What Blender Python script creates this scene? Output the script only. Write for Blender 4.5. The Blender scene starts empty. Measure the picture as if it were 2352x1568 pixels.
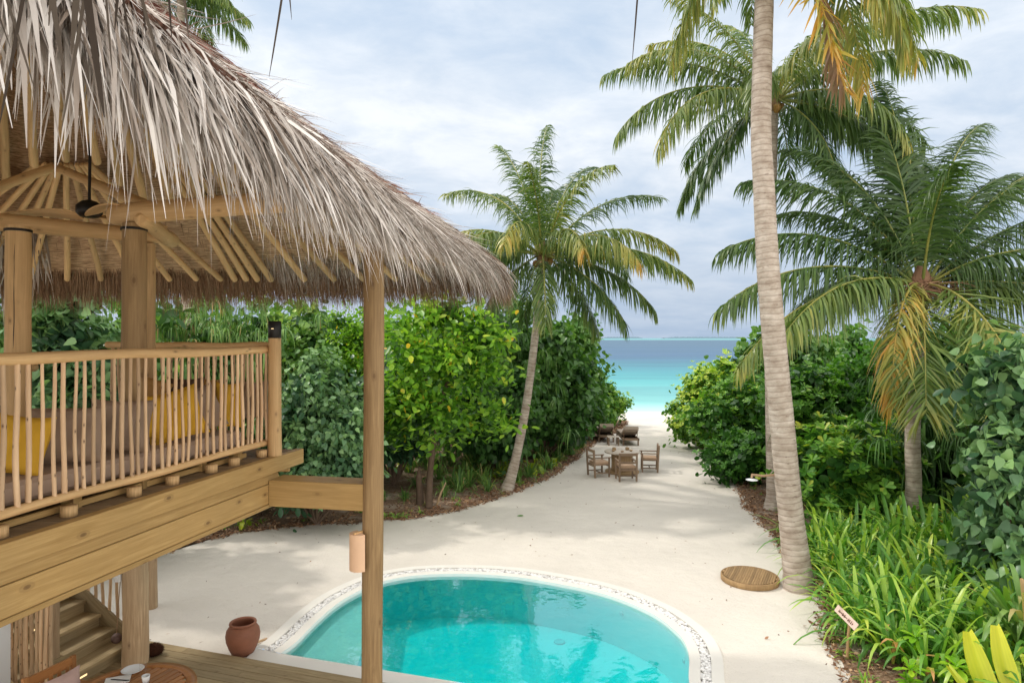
import bpy, math, random
import numpy as np
from mathutils import Vector, Matrix
random.seed(7); rng = np.random.default_rng(11)
PI = math.pi
scene = bpy.context.scene
COL = scene.collection
F = 1500.0; CX = 1176.0; HY = 776.0; EYE = 4.5

def pt(px, py, D):            # survey helper: sight line from the camera station at a distance D
    return Vector(((px - CX) / F * D, D, EYE - (py - HY) / F * D))
def gp(px, py, z=0.0):
    D = (EYE - z) * F / (py - HY)
    return Vector(((px - CX) / F * D, D, z))

# ------------------------------------------------------------------ materials
def newmat(name):
    m = bpy.data.materials.new(name); m.use_nodes = True
    nt = m.node_tree
    for n in list(nt.nodes): nt.nodes.remove(n)
    out = nt.nodes.new('ShaderNodeOutputMaterial')
    return m, nt, out
def N(nt, t, **kw):
    n = nt.nodes.new(t)
    for k, v in kw.items():
        if k.startswith('i_'):
            key = k[2:]
            key = int(key) if key.isdigit() else key.replace('_', ' ')
            n.inputs[key].default_value = v
        else: setattr(n, k, v)
    return n
def ramp(nt, fac, stops, interp='LINEAR'):
    r = nt.nodes.new('ShaderNodeValToRGB'); cr = r.color_ramp; cr.interpolation = interp
    while len(cr.elements) > 1: cr.elements.remove(cr.elements[-1])
    cr.elements[0].position = stops[0][0]; cr.elements[0].color = (*stops[0][1], 1)
    for p, c in stops[1:]:
        e = cr.elements.new(p); e.color = (*c, 1)
    if fac is not None: nt.links.new(fac, r.inputs[0])
    return r
def mapped(nt, src, scale, rot=(0, 0, 0), loc=(0, 0, 0)):
    tc = nt.nodes.new('ShaderNodeTexCoord'); mp = nt.nodes.new('ShaderNodeMapping')
    mp.inputs['Scale'].default_value = scale; mp.inputs['Rotation'].default_value = rot; mp.inputs['Location'].default_value = loc
    if src == 'World':
        g = nt.nodes.new('ShaderNodeNewGeometry'); nt.links.new(g.outputs['Position'], mp.inputs[0])
    else: nt.links.new(tc.outputs[src], mp.inputs[0])
    return mp.outputs[0]
def noise(nt, vec, scale, detail=4, rough=.55, dist=0):
    n = nt.nodes.new('ShaderNodeTexNoise'); n.inputs['Scale'].default_value = scale
    n.inputs['Detail'].default_value = detail; n.inputs['Roughness'].default_value = rough
    n.inputs['Distortion'].default_value = dist
    if vec is not None: nt.links.new(vec, n.inputs['Vector'])
    return n.outputs['Fac']
def mixc(nt, fac, a, b, bt='MIX'):
    m = nt.nodes.new('ShaderNodeMix'); m.data_type = 'RGBA'; m.blend_type = bt
    for s, v in ((m.inputs[0], fac), (m.inputs[6], a), (m.inputs[7], b)):
        if isinstance(v, (int, float)): s.default_value = v
        elif isinstance(v, tuple): s.default_value = (*v, 1)
        else: nt.links.new(v, s)
    return m.outputs[2]
def math_(nt, op, a, b=0.0, clamp=False):
    m = nt.nodes.new('ShaderNodeMath'); m.operation = op; m.use_clamp = clamp
    for s, v in ((m.inputs[0], a), (m.inputs[1], b)):
        if isinstance(v, (int, float)): s.default_value = v
        else: nt.links.new(v, s)
    return m.outputs[0]
def bump(nt, h, strength, dist=.01):
    b = nt.nodes.new('ShaderNodeBump'); b.inputs['Strength'].default_value = strength; b.inputs['Distance'].default_value = dist
    nt.links.new(h, b.inputs['Height']); return b.outputs[0]
def attr(nt, name='tint'):
    a = nt.nodes.new('ShaderNodeAttribute'); a.attribute_name = name; return a.outputs['Fac']
def finish(nt, out, color, rough=.6, normal=None, spec=.4, **kw):
    p = nt.nodes.new('ShaderNodeBsdfPrincipled')
    if isinstance(color, tuple): p.inputs['Base Color'].default_value = (*color, 1)
    else: nt.links.new(color, p.inputs['Base Color'])
    if isinstance(rough, (int, float)): p.inputs['Roughness'].default_value = rough
    else: nt.links.new(rough, p.inputs['Roughness'])
    p.inputs['Specular IOR Level'].default_value = spec
    if normal is not None: nt.links.new(normal, p.inputs['Normal'])
    for k, v in kw.items(): p.inputs[k.replace('_', ' ')].default_value = v
    nt.links.new(p.outputs[0], out.inputs['Surface'])
    return p

def wood(name, light, dark, knots=.5, grain=1.0, rough=.6, knotcol=(.10, .045, .02), nscale=1.0, blotch=.35):
    m, nt, out = newmat(name)
    v = mapped(nt, 'UV', (9 * grain, .55, 1))
    g1 = noise(nt, v, 3.2, 5, .6, .9)
    v2 = mapped(nt, 'UV', (60 * grain, 1.6, 1))
    g2 = noise(nt, v2, 2.0, 4, .6)
    f = math_(nt, 'ADD', math_(nt, 'MULTIPLY', g1, .65), math_(nt, 'MULTIPLY', g2, .35))
    c = ramp(nt, f, [(.33, dark), (.52, tuple((a + b) / 2 for a, b in zip(light, dark))), (.66, light)]).outputs[0]
    big = noise(nt, mapped(nt, 'World', (1, 1, 1)), 1.7, 3)
    c = mixc(nt, math_(nt, 'MULTIPLY', ramp(nt, big, [(.4, (0, 0, 0)), (.65, (1, 1, 1))]).outputs[0], blotch), c,
             tuple(x * .62 for x in light))
    t = attr(nt)
    c = mixc(nt, 1.0, c, ramp(nt, t, [(0, (.72, .70, .68)), (1, (1.12, 1.08, 1.04))]).outputs[0], 'MULTIPLY')
    # knots
    vo = nt.nodes.new('ShaderNodeTexVoronoi'); vo.voronoi_dimensions = '2D'; vo.inputs['Scale'].default_value = 1.0
    nt.links.new(mapped(nt, 'UV', (5.2 * nscale, 2.6 * nscale, 1)), vo.inputs['Vector'])
    k = ramp(nt, vo.outputs['Distance'], [(.0, (1, 1, 1)), (.055, (.8, .8, .8)), (.075, (.25, .25, .25)), (.12, (.30, .30, .30)), (.15, (0, 0, 0))]).outputs[0]
    sel = ramp(nt, vo.outputs['Color'], [(.62 - .1 * knots, (0, 0, 0)), (.64, (1, 1, 1))]).outputs[0]
    c = mixc(nt, math_(nt, 'MULTIPLY', math_(nt, 'MULTIPLY', k, sel), knots), c, knotcol)
    nrm = bump(nt, f, .25, .004)
    finish(nt, out, c, rough, nrm, .3)
    return m

M = {}
M['pine'] = wood('pine_board', (.57, .39, .165), (.38, .24, .085), knots=.75, rough=.55)
M['pole'] = wood('peeled_pole', (.80, .56, .29), (.55, .35, .16), knots=.6, grain=.8, nscale=1.6, rough=.6)
M['stick'] = wood('peeled_stick', (.84, .62, .40), (.58, .39, .23), knots=1.0, grain=.6, nscale=3.2, rough=.65, knotcol=(.09, .04, .025))
M['post'] = wood('weathered_post', (.58, .40, .20), (.28, .175, .08), knots=.6, grain=1.0, rough=.65, blotch=.6)
M['post_pale'] = wood('pale_post', (.60, .46, .30), (.34, .23, .13), knots=.6, grain=1.2, rough=.7, blotch=.4)
M['deck'] = wood('deck_board', (.34, .25, .15), (.19, .13, .07), knots=.3, rough=.7)
M['deck_low'] = wood('terrace_board', (.46, .37, .22), (.27, .20, .10), knots=.4, rough=.7)
M['teak'] = wood('oiled_teak', (.52, .25, .09), (.33, .13, .04), knots=.0, rough=.4)
M['grey_wood'] = wood('driftwood', (.40, .30, .215), (.19, .13, .085), knots=.3, rough=.75)
M['lid_wood'] = wood('lid_wood', (.48, .33, .17), (.28, .18, .09), knots=.3, rough=.7)
M['spool'] = wood('spool_wood', (.58, .42, .24), (.34, .22, .12), knots=.3, rough=.7)
M['spool_top'] = wood('spool_top', (.62, .57, .50), (.42, .37, .31), knots=.1, rough=.6)

def plain(name, c, rough=.6, spec=.4, var=.15, scale=6, bs=.1, **kw):
    m, nt, out = newmat(name)
    n = noise(nt, mapped(nt, 'World', (1, 1, 1)), scale, 5)
    cc = mixc(nt, n, tuple(x * (1 - var) for x in c), tuple(min(1, x * (1 + var)) for x in c))
    n2 = noise(nt, mapped(nt, 'World', (1, 1, 1)), scale * 14, 3)
    finish(nt, out, cc, rough, bump(nt, n2, bs, .005), spec, **kw)
    return m
M['yellow'] = plain('mustard_cloth', (.72, .42, .045), .85, .2, .12, 14, .3)
M['taupe'] = plain('taupe_cloth', (.36, .265, .195), .9, .2, .12, 14, .3)
M['tan'] = plain('tan_cloth', (.42, .24, .085), .9, .2, .12, 14, .3)
M['mattress'] = plain('mattress_cloth', (.46, .34, .26), .9, .2, .1, 9, .3)
M['brown_cloth'] = plain('brown_cloth', (.12, .075, .05), .9, .2, .12, 14, .3)
M['pink'] = plain('pink_cloth', (.55, .38, .33), .9, .2, .1, 14, .3)
M['lounger_cloth'] = plain('lounger_cloth', (.44, .36, .29), .9, .2, .1, 9, .3)
M['black'] = plain('black_metal', (.012, .011, .010), .45, .4, .2)
M['terracotta'] = plain('terracotta', (.26, .105, .06), .62, .35, .28, 7, .25)
M['white_wall'] = plain('white_plaster', (.74, .74, .74), .8, .2, .05, 3, .2)
M['ceramic'] = plain('white_ceramic', (.75, .76, .76), .25, .5, .03)
M['paper'] = plain('paper', (.72, .70, .66), .8, .2, .03)
M['rope'] = plain('rope', (.36, .24, .15), .9, .2, .3, 60, .5)
M['steel'] = plain('steel', (.65, .66, .67), .25, .5, .05, Metallic=.8) if False else plain('chrome', (.62, .64, .66), .22, .6, .05)
M['shade'] = plain('lamp_skin', (.78, .52, .34), .7, .25, .07, 9, .15)
M['husk'] = plain('coconut_husk', (.055, .022, .012), .95, .1, .5, 60, 1.0)
M['nut'] = plain('coconut_shell', (.10, .06, .05), .6, .3, .3, 20, .5)
M['pink_sign'] = plain('sign_board', (.74, .55, .47), .7, .2, .05)
M['ink'] = plain('ink', (.12, .05, .03), .8, .2, .05)
M['plinth'] = plain('pool_plaster', (.76, .74, .69), .75, .25, .07, 2.2, .2)
M['glow'] = None
m, nt, out = newmat('step_light'); e = N(nt, 'ShaderNodeEmission'); e.inputs[0].default_value = (1, .72, .36, 1); e.inputs[1].default_value = 1.6
nt.links.new(e.outputs[0], out.inputs[0]); M['glow'] = m

# glass
m, nt, out = newmat('clear_glass')
tr = N(nt, 'ShaderNodeBsdfTransparent'); gl = N(nt, 'ShaderNodeBsdfGlossy'); gl.inputs['Roughness'].default_value = .03
fr = N(nt, 'ShaderNodeLayerWeight'); fr.inputs['Blend'].default_value = .12
mx = N(nt, 'ShaderNodeMixShader'); nt.links.new(math_(nt, 'MULTIPLY', fr.outputs['Facing'], .35, True), mx.inputs[0]); nt.links.new(tr.outputs[0], mx.inputs[1]); nt.links.new(gl.outputs[0], mx.inputs[2])
nt.links.new(mx.outputs[0], out.inputs[0]); M['glass'] = m

# sand
def sand(name, base, soft):
    m, nt, out = newmat(name)
    v = mapped(nt, 'World', (1, 1, 1))
    big = noise(nt, v, .35, 4)
    med = noise(nt, v, 2.6, 6, .6)
    fine = noise(nt, v, 26, 5, .7)
    grain = noise(nt, v, 160, 2, .7)
    c = mixc(nt, ramp(nt, big, [(.35, (0, 0, 0)), (.65, (1, 1, 1))]).outputs[0], tuple(x * .93 for x in base), tuple(min(1, x * 1.05) for x in base))
    c = mixc(nt, ramp(nt, fine, [(.25, (1, 1, 1)), (.42, (0, 0, 0))]).outputs[0], c, tuple(x * .80 for x in base))
    c = mixc(nt, math_(nt, 'MULTIPLY', ramp(nt, grain, [(.70, (0, 0, 0)), (.76, (1, 1, 1))]).outputs[0], .45), c, (.22, .15, .10))
    vo = N(nt, 'ShaderNodeTexVoronoi'); vo.inputs['Scale'].default_value = 3.6; vo.feature = 'SMOOTH_F1'
    nt.links.new(mapped(nt, 'World', (1, 1, 0)), vo.inputs['Vector'])
    h = math_(nt, 'ADD', math_(nt, 'MULTIPLY', med, .9), math_(nt, 'ADD', math_(nt, 'MULTIPLY', fine, .25), math_(nt, 'MULTIPLY', vo.outputs['Distance'], .35)))
    b1 = bump(nt, h, soft, .12)
    finish(nt, out, c, .92, b1, .15)
    return m
M['sand'] = sand('coral_sand', (.725, .68, .615), .5)

m, nt, out = newmat('bed_soil')
v = mapped(nt, 'World', (1, 1, 1))
a = noise(nt, v, 1.3, 6, .65); b = noise(nt, v, 22, 5, .7)
c = ramp(nt, b, [(.3, (.10, .055, .035)), (.5, (.24, .15, .10)), (.66, (.42, .30, .22))]).outputs[0]
c = mixc(nt, ramp(nt, a, [(.5, (0, 0, 0)), (.68, (1, 1, 1))]).outputs[0], c, (.46, .38, .31))
finish(nt, out, c, .95, bump(nt, b, .8, .03), .1); M['soil'] = m

m, nt, out = newmat('leaf_litter')
c = ramp(nt, attr(nt), [(0, (.09, .045, .025)), (.4, (.26, .13, .07)), (.75, (.45, .27, .15)), (1, (.55, .40, .27))]).outputs[0]
finish(nt, out, c, .8, None, .2); M['litter'] = m

# leaves
def leafmat(name, stops, trans=.25, rough=.42, spec=.4, nscale=1.3):
    m, nt, out = newmat(name)
    t = attr(nt)
    n = noise(nt, mapped(nt, 'World', (1, 1, 1)), nscale, 3)
    f = math_(nt, 'ADD', t, math_(nt, 'MULTIPLY', math_(nt, 'SUBTRACT', n, .5), .45), True)
    c = ramp(nt, f, stops).outputs[0]
    p = finish(nt, out, c, rough, None, spec)
    tl = N(nt, 'ShaderNodeBsdfTranslucent')
    c2 = mixc(nt, 1.0, c, (1.35, 1.5, .55), 'MULTIPLY')
    nt.links.new(c2, tl.inputs[0])
    mx = N(nt, 'ShaderNodeMixShader'); mx.inputs[0].default_value = trans
    nt.links.new(p.outputs[0], mx.inputs[1]); nt.links.new(tl.outputs[0], mx.inputs[2]); nt.links.new(mx.outputs[0], out.inputs[0])
    return m
M['frond'] = leafmat('palm_leaf', [(0, (.030, .075, .022)), (.28, (.082, .150, .038)), (.48, (.185, .255, .065)), (.66, (.44, .40, .10)), (.80, (.62, .33, .07)), (.9, (.40, .22, .11)), (1, (.30, .19, .12))], .26, .36)
M['heart'] = leafmat('heart_leaf', [(0, (.030, .085, .026)), (.5, (.095, .225, .05)), (.85, (.22, .38, .085)), (1, (.38, .52, .12))], .28, .36)
M['heart_grey'] = leafmat('heart_leaf_bluish', [(0, (.035, .095, .045)), (.5, (.115, .235, .11)), (1, (.25, .42, .16))], .2, .36)
M['lime'] = leafmat('lime_leaf', [(0, (.045, .13, .02)), (.4, (.15, .34, .035)), (.8, (.34, .55, .06)), (.96, (.58, .68, .09)), (1, (.80, .52, .05))], .38, .36)
M['scaev'] = leafmat('beach_leaf', [(0, (0.059, 0.167, 0.030)), (.5, (0.200, 0.384, 0.059)), (.85, (0.434, 0.616, 0.083)), (1, (0.700, 0.750, 0.151))], .32, .4)
M['mid'] = leafmat('shrub_leaf', [(0, (0.030, 0.100, 0.020)), (.5, (0.092, 0.259, 0.037)), (.9, (0.233, 0.451, 0.059)), (1, (0.550, 0.583, 0.083))], .28, .36)
M['lily'] = leafmat('lily_leaf', [(0, (0.051, 0.152, 0.032)), (.5, (0.145, 0.348, 0.058)), (.85, (0.392, 0.580, 0.087)), (.97, (0.609, 0.667, 0.116)), (1, (0.652, 0.362, 0.145))], .33, .32, .5)
M['pandan'] = leafmat('pandan_leaf', [(0, (0.043, 0.109, 0.032)), (.5, (0.109, 0.239, 0.058)), (.9, (0.246, 0.392, 0.102)), (1, (0.493, 0.319, 0.160))], .25, .4)
M['glossy'] = leafmat('glossy_leaf', [(0, (0.087, 0.246, 0.020)), (.5, (0.217, 0.464, 0.029)), (1, (0.493, 0.667, 0.051))], .35, .22, .6)
M['yellowleaf'] = leafmat('seedling_leaf', [(0, (0.203, 0.377, 0.029)), (.5, (0.522, 0.580, 0.043)), (1, (0.750, 0.725, 0.072))], .35, .3, .5)

# thatch blades
def thatchmat(name, stops, rough=.75):
    m, nt, out = newmat(name)
    t = attr(nt)
    n = noise(nt, mapped(nt, 'World', (1, 1, 1)), 1.1, 3)
    f = math_(nt, 'ADD', t, math_(nt, 'MULTIPLY', math_(nt, 'SUBTRACT', n, .5), .5), True)
    finish(nt, out, ramp(nt, f, stops).outputs[0], rough, None, .25)
    return m
M['thatch'] = thatchmat('grey_thatch', [(0, (.10, .066, .042)), (.3, (.26, .20, .155)), (.65, (.50, .44, .39)), (1, (.80, .75, .70))])
M['thatch_brown'] = thatchmat('brown_thatch', [(0, (.12, .06, .033)), (.5, (.29, .175, .10)), (1, (.52, .37, .24))])
M['thatch_red'] = thatchmat('red_thatch', [(0, (.13, .046, .032)), (.5, (.27, .11, .078)), (1, (.42, .23, .17))])
M['thatch_dark'] = thatchmat('dark_thatch', [(0, (.05, .037, .028)), (1, (.17, .14, .11))])
m, nt, out = newmat('thatch_core'); n = noise(nt, mapped(nt, 'World', (1, 1, 1)), 30, 4)
finish(nt, out, ramp(nt, n, [(.3, (.06, .03, .02)), (.7, (.20, .105, .075))]).outputs[0], .9, bump(nt, n, 1, .03), .1); M['core'] = m  # shade between the blades is put into this dark slab colour
m, nt, out = newmat('thatch_underside')
n = noise(nt, mapped(nt, 'UV', (1.6, 34, 1)), 2.2, 5, .6, .6); n2 = noise(nt, mapped(nt, 'UV', (5, 90, 1)), 2, 4, .6)
f = math_(nt, 'ADD', math_(nt, 'MULTIPLY', n, .6), math_(nt, 'MULTIPLY', n2, .4))
c = ramp(nt, f, [(.37, (.10, .05, .028)), (.45, (.40, .25, .145)), (.57, (.72, .51, .32)), (.72, (.86, .66, .45))]).outputs[0]
finish(nt, out, c, .85, bump(nt, f, .9, .03), .15); M['under'] = m

# palm bark
m, nt, out = newmat('palm_bark')
uv = mapped(nt, 'UV', (1, 1, 1))
wv = N(nt, 'ShaderNodeTexWave'); wv.bands_direction = 'Y'; wv.inputs['Scale'].default_value = 3.0; wv.inputs['Distortion'].default_value = 3.2; wv.inputs['Detail'].default_value = 4; wv.inputs['Detail Scale'].default_value = .8
nt.links.new(uv, wv.inputs[0])
n = noise(nt, mapped(nt, 'UV', (1, 1.5, 1)), 3.2, 6, .65); n3 = noise(nt, mapped(nt, 'UV', (3, 9, 1)), 2.0, 5, .7)
c = ramp(nt, n, [(.30, (.30, .235, .185)), (.5, (.47, .40, .335)), (.68, (.62, .55, .48))]).outputs[0]
c = mixc(nt, math_(nt, 'MULTIPLY', ramp(nt, wv.outputs['Fac'], [(.0, (1, 1, 1)), (.16, (0, 0, 0))]).outputs[0], .42), c, (.13, .085, .06))
c = mixc(nt, math_(nt, 'MULTIPLY', ramp(nt, n3, [(.60, (0, 0, 0)), (.67, (1, 1, 1))]).outputs[0], .6), c, (.09, .05, .035))
h = math_(nt, 'ADD', math_(nt, 'MULTIPLY', wv.outputs['Fac'], .6), n3)
finish(nt, out, c, .85, bump(nt, h, .32, .02), .2); M['palm_bark'] = m
M['bark'] = plain('brown_bark', (.15, .105, .075), .9, .15, .4, 9, .8)
M['fibre'] = thatchmat('palm_fibre', [(0, (.10, .05, .03)), (.5, (.27, .15, .09)), (1, (.48, .30, .18))])
M['coco'] = plain('young_coconut', (.30, .17, .04), .5, .4, .3, 9, .2)

# pebbles
m, nt, out = newmat('white_pebble')
c = ramp(nt, attr(nt), [(0, (.45, .44, .45)), (.2, (.74, .73, .72)), (1, (.88, .88, .87))]).outputs[0]
finish(nt, out, c, .6, None, .3); M['pebble'] = m

# pool basin and water
m, nt, out = newmat('pool_basin')
n = noise(nt, mapped(nt, 'World', (1, 1, 1)), 5, 5)
finish(nt, out, mixc(nt, n, (.84, .89, .86), (.90, .94, .92)), .7, None, .2); M['basin'] = m
m, nt, out = newmat('pool_water')
tr = N(nt, 'ShaderNodeBsdfTransparent'); tr.inputs[0].default_value = (.97, 1, 1, 1)
gl = N(nt, 'ShaderNodeBsdfGlossy'); gl.inputs['Roughness'].default_value = .015
n1 = noise(nt, mapped(nt, 'World', (1, 1.0, 1)), 3.0, 2); n2 = noise(nt, mapped(nt, 'World', (1, 1, 1)), 14, 2)
bn = bump(nt, math_(nt, 'ADD', n1, math_(nt, 'MULTIPLY', n2, .12)), .10, .05)
nt.links.new(bn, gl.inputs['Normal'])
fr = N(nt, 'ShaderNodeFresnel'); fr.inputs['IOR'].default_value = 1.40; nt.links.new(bn, fr.inputs['Normal'])
mx = N(nt, 'ShaderNodeMixShader'); nt.links.new(math_(nt, 'MULTIPLY', fr.outputs[0], 2.7, True), mx.inputs[0]); nt.links.new(tr.outputs[0], mx.inputs[1]); nt.links.new(gl.outputs[0], mx.inputs[2])
nt.links.new(mx.outputs[0], out.inputs[0])
va = N(nt, 'ShaderNodeVolumeAbsorption'); va.inputs[0].default_value = (0.0, .982, .992, 1); va.inputs[1].default_value = 2.5
nt.links.new(va.outputs[0], out.inputs['Volume']); M['water'] = m

# sea
m, nt, out = newmat('sea_water')
g = N(nt, 'ShaderNodeNewGeometry'); sx = N(nt, 'ShaderNodeSeparateXYZ'); nt.links.new(g.outputs['Position'], sx.inputs[0])
vv = math_(nt, 'DIVIDE', 4.8 * 1500 / 174.0, sx.outputs['Y'])
nn = noise(nt, mapped(nt, 'World', (.008, .028, 1)), 1.0, 6, .6)
nm = noise(nt, mapped(nt, 'World', (.05, .16, 1)), 1.0, 5, .6)
amp = math_(nt, 'MULTIPLY', math_(nt, 'SUBTRACT', math_(nt, 'ADD', math_(nt, 'MULTIPLY', nn, .7), math_(nt, 'MULTIPLY', nm, .3)), .5), .42)
amp = math_(nt, 'MULTIPLY', amp, ramp(nt, vv, [(.04, (0, 0, 0)), (.15, (.6, .6, .6)), (.45, (1, 1, 1)), (.8, (.4, .4, .4)), (1, (0, 0, 0))]).outputs[0])
f = math_(nt, 'ADD', vv, amp, True)
c = ramp(nt, f, [(0, (.14, .30, .36)), (.022, (.22, .46, .47)), (.030, (.105, .175, .245)), (.24, (.085, .160, .26)), (.36, (.080, .24, .31)), (.48, (.085, .32, .36)), (.60, (.11, .40, .42)), (.85, (.21, .52, .51)), (.955, (.46, .66, .61)), (1, (.66, .66, .58))]).outputs[0]
w1 = noise(nt, mapped(nt, 'World', (.25, 1.0, 1)), 1.0, 6, .65); w2 = noise(nt, mapped(nt, 'World', (.012, .06, 1)), 1.0, 8, .7)
c = mixc(nt, math_(nt, 'MULTIPLY', ramp(nt, w2, [(.46, (0, 0, 0)), (.60, (1, 1, 1))]).outputs[0], .30), c, (.07, .13, .18), 'MIX')
df = N(nt, 'ShaderNodeBsdfDiffuse'); nt.links.new(c, df.inputs[0])
gl = N(nt, 'ShaderNodeBsdfGlossy'); gl.inputs['Roughness'].default_value = .22; gl.inputs[0].default_value = (.8, .86, .95, 1)
bn = bump(nt, math_(nt, 'ADD', w1, w2), 1.0, .5); nt.links.new(bn, gl.inputs['Normal'])
mx = N(nt, 'ShaderNodeMixShader'); mx.inputs[0].default_value = .14; nt.links.new(df.outputs[0], mx.inputs[1]); nt.links.new(gl.outputs[0], mx.inputs[2]); nt.links.new(mx.outputs[0], out.inputs[0])
M['sea'] = m
M['island'] = plain('far_island', (.14, .215, .27), .9, .1, .1, .01, 0)  # distance haze is put into this bluish colour

# ------------------------------------------------------------------ mesh builder
def basis(d):
    d = Vector(d).normalized()
    a = Vector((0, 0, 1)) if abs(d.z) < .95 else Vector((0, 1, 0))
    s = d.cross(a).normalized(); u = s.cross(d).normalized()
    return d, s, u
class MB:
    def __init__(s): s.v = []; s.f = []; s.uv = []; s.t = []; s.m = []; s.sm = []
    def add(s, verts, faces, uvs, tint=.5, mi=0, smooth=False):
        o = len(s.v); s.v += [tuple(p) for p in verts]; s.t += [tint] * len(verts)
        for f, u in zip(faces, uvs):
            s.f.append([o + i for i in f]); s.uv += u; s.m.append(mi); s.sm.append(smooth)
    def hexa(s, P, tint=None, mi=0):     # P: 8 corners, 0-3 start ring, 4-7 end ring
        tint = random.random() if tint is None else tint
        L = (P[4] - P[0]).length; a = (P[1] - P[0]).length; b = (P[3] - P[0]).length
        r = random.random() * 7; q = random.random() * 9
        fs = [(0, 1, 5, 4), (1, 2, 6, 5), (2, 3, 7, 6), (3, 0, 4, 7), (3, 2, 1, 0), (4, 5, 6, 7)]
        w = [a, b, a, b]; us = []; acc = r
        for i in range(4):
            us.append([(acc, q), (acc + w[i], q), (acc + w[i], q + L), (acc, q + L)]); acc += w[i]
        us.append([(r, q), (r + a, q), (r + a, q + b * .3), (r, q + b * .3)]); us.append(us[-1])
        s.add(P, fs, us, tint, mi)
    def beam(s, p0, p1, w, h, tint=None, mi=0, up=None, bev=.004):
        p0 = Vector(p0); p1 = Vector(p1); d, sd, u = basis(p1 - p0)
        if up is not None:
            u = Vector(up).normalized(); sd = d.cross(u).normalized(); u = sd.cross(d)
        b = min(bev, w * .2, h * .2)
        P = lambda c, x, y: c + sd * x + u * y
        hw, hh = w / 2, h / 2
        ring = [(-hw + b, -hh), (hw - b, -hh), (hw, -hh + b), (hw, hh - b), (hw - b, hh), (-hw + b, hh), (-hw, hh - b), (-hw, -hh + b)]
        ring.reverse()
        tint = random.random() if tint is None else tint
        V = [P(p0, *r) for r in ring] + [P(p1, *r) for r in ring]
        L = (p1 - p0).length; fs = []; us = []; acc = random.random() * 7; q = random.random() * 9
        for i in range(8):
            j = (i + 1) % 8; wd = (V[j] - V[i]).length
            fs.append((i, j, 8 + j, 8 + i)); us.append([(acc, q), (acc + wd, q), (acc + wd, q + L), (acc, q + L)]); acc += wd
        fs.append(tuple(range(7, -1, -1))); us.append([(r[0], r[1] * .3) for r in reversed(ring)])
        fs.append(tuple(range(8, 16))); us.append([(r[0], r[1] * .3) for r in ring])
        s.add(V, fs, us, tint, mi)
    def box(s, c, sx, sy, sz, rz=0, tint=None, mi=0, bev=.004):
        c = Vector(c); R = Matrix.Rotation(rz, 3, 'Z')
        if sx >= sy and sx >= sz: d = R @ Vector((1, 0, 0)); s.beam(c - d * sx / 2, c + d * sx / 2, sy, sz, tint, mi, (0, 0, 1), bev)
        elif sy >= sz: d = R @ Vector((0, 1, 0)); s.beam(c - d * sy / 2, c + d * sy / 2, sx, sz, tint, mi, (0, 0, 1), bev)
        else: s.beam(c - Vector((0, 0, sz / 2)), c + Vector((0, 0, sz / 2)), sx, sy, tint, mi, R @ Vector((0, 1, 0)), bev)
    def tube(s, pts, rad, n=10, tint=None, mi=0, cap=True, wob=0, round_ends=False):
        pts = [Vector(p) for p in pts]; k = len(pts)
        rad = list(rad) if hasattr(rad, '__len__') else [rad] * k
        if round_ends:
            for end in (0, 1):
                p = pts[0] if end == 0 else pts[-1]; q = pts[1] if end == 0 else pts[-2]; r = rad[0] if end == 0 else rad[-1]
                d = (p - q).normalized()
                ext = [(p + d * r * .35, r * .86), (p + d * r * .62, r * .5)]
                for e, rr in ext:
                    if end == 0: pts.insert(0, e); rad.insert(0, rr)
                    else: pts.append(e); rad.append(rr)
            k = len(pts)
        tint = random.random() if tint is None else tint
        V = []; fs = []; us = []; acc = random.random() * 9; u0 = random.random() * 9
        _, sd, u = basis(pts[-1] - pts[0]); vs = []
        for i, p in enumerate(pts):
            d = (pts[min(i + 1, k - 1)] - pts[max(i - 1, 0)]).normalized()
            sd = (sd - d * sd.dot(d)).normalized(); u = sd.cross(d)
            if i: acc += (pts[i] - pts[i - 1]).length
            vs.append(acc)
            for j in range(n):
                a = 2 * PI * j / n; r = rad[i] * (1 + (random.uniform(-wob, wob) if wob else 0))
                V.append(p + (sd * math.cos(a) + u * math.sin(a)) * r)
        rr = sum(rad) / k
        for i in range(k - 1):
            for j in range(n):
                j2 = (j + 1) % n
                fs.append((i * n + j2, i * n + j, (i + 1) * n + j, (i + 1) * n + j2))
                a0 = u0 + 2 * PI * rr * j / n; a1 = u0 + 2 * PI * rr * (j + 1) / n
                us.append([(a1, vs[i]), (a0, vs[i]), (a0, vs[i + 1]), (a1, vs[i + 1])])
        s.add(V, fs, us, tint, mi, True)
        if cap:
            for base, rev in ((0, False), ((k - 1) * n, True)):
                idx = list(range(base, base + n))
                cv = [V[i] for i in idx]
                if not rev: pass
                else: cv = cv[::-1]
                s.add(cv, [tuple(range(n))], [[(math.cos(2 * PI * j / n) * rr, math.sin(2 * PI * j / n) * rr * .3) for j in range(n)]], tint, mi)
    def lathe(s, prof, c=(0, 0, 0), n=32, tint=.5, mi=0):
        c = Vector(c); V = []; fs = []; us = []
        for (r, z) in prof:
            for j in range(n):
                a = 2 * PI * j / n; V.append(c + Vector((r * math.cos(a), r * math.sin(a), z)))
        for i in range(len(prof) - 1):
            for j in range(n):
                j2 = (j + 1) % n; fs.append((i * n + j, i * n + j2, (i + 1) * n + j2, (i + 1) * n + j))
                us.append([(j / n, i * .1), ((j + 1) / n, i * .1), ((j + 1) / n, i * .1 + .1), (j / n, i * .1 + .1)])
        s.add(V, fs, us, tint, mi, True)
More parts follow.
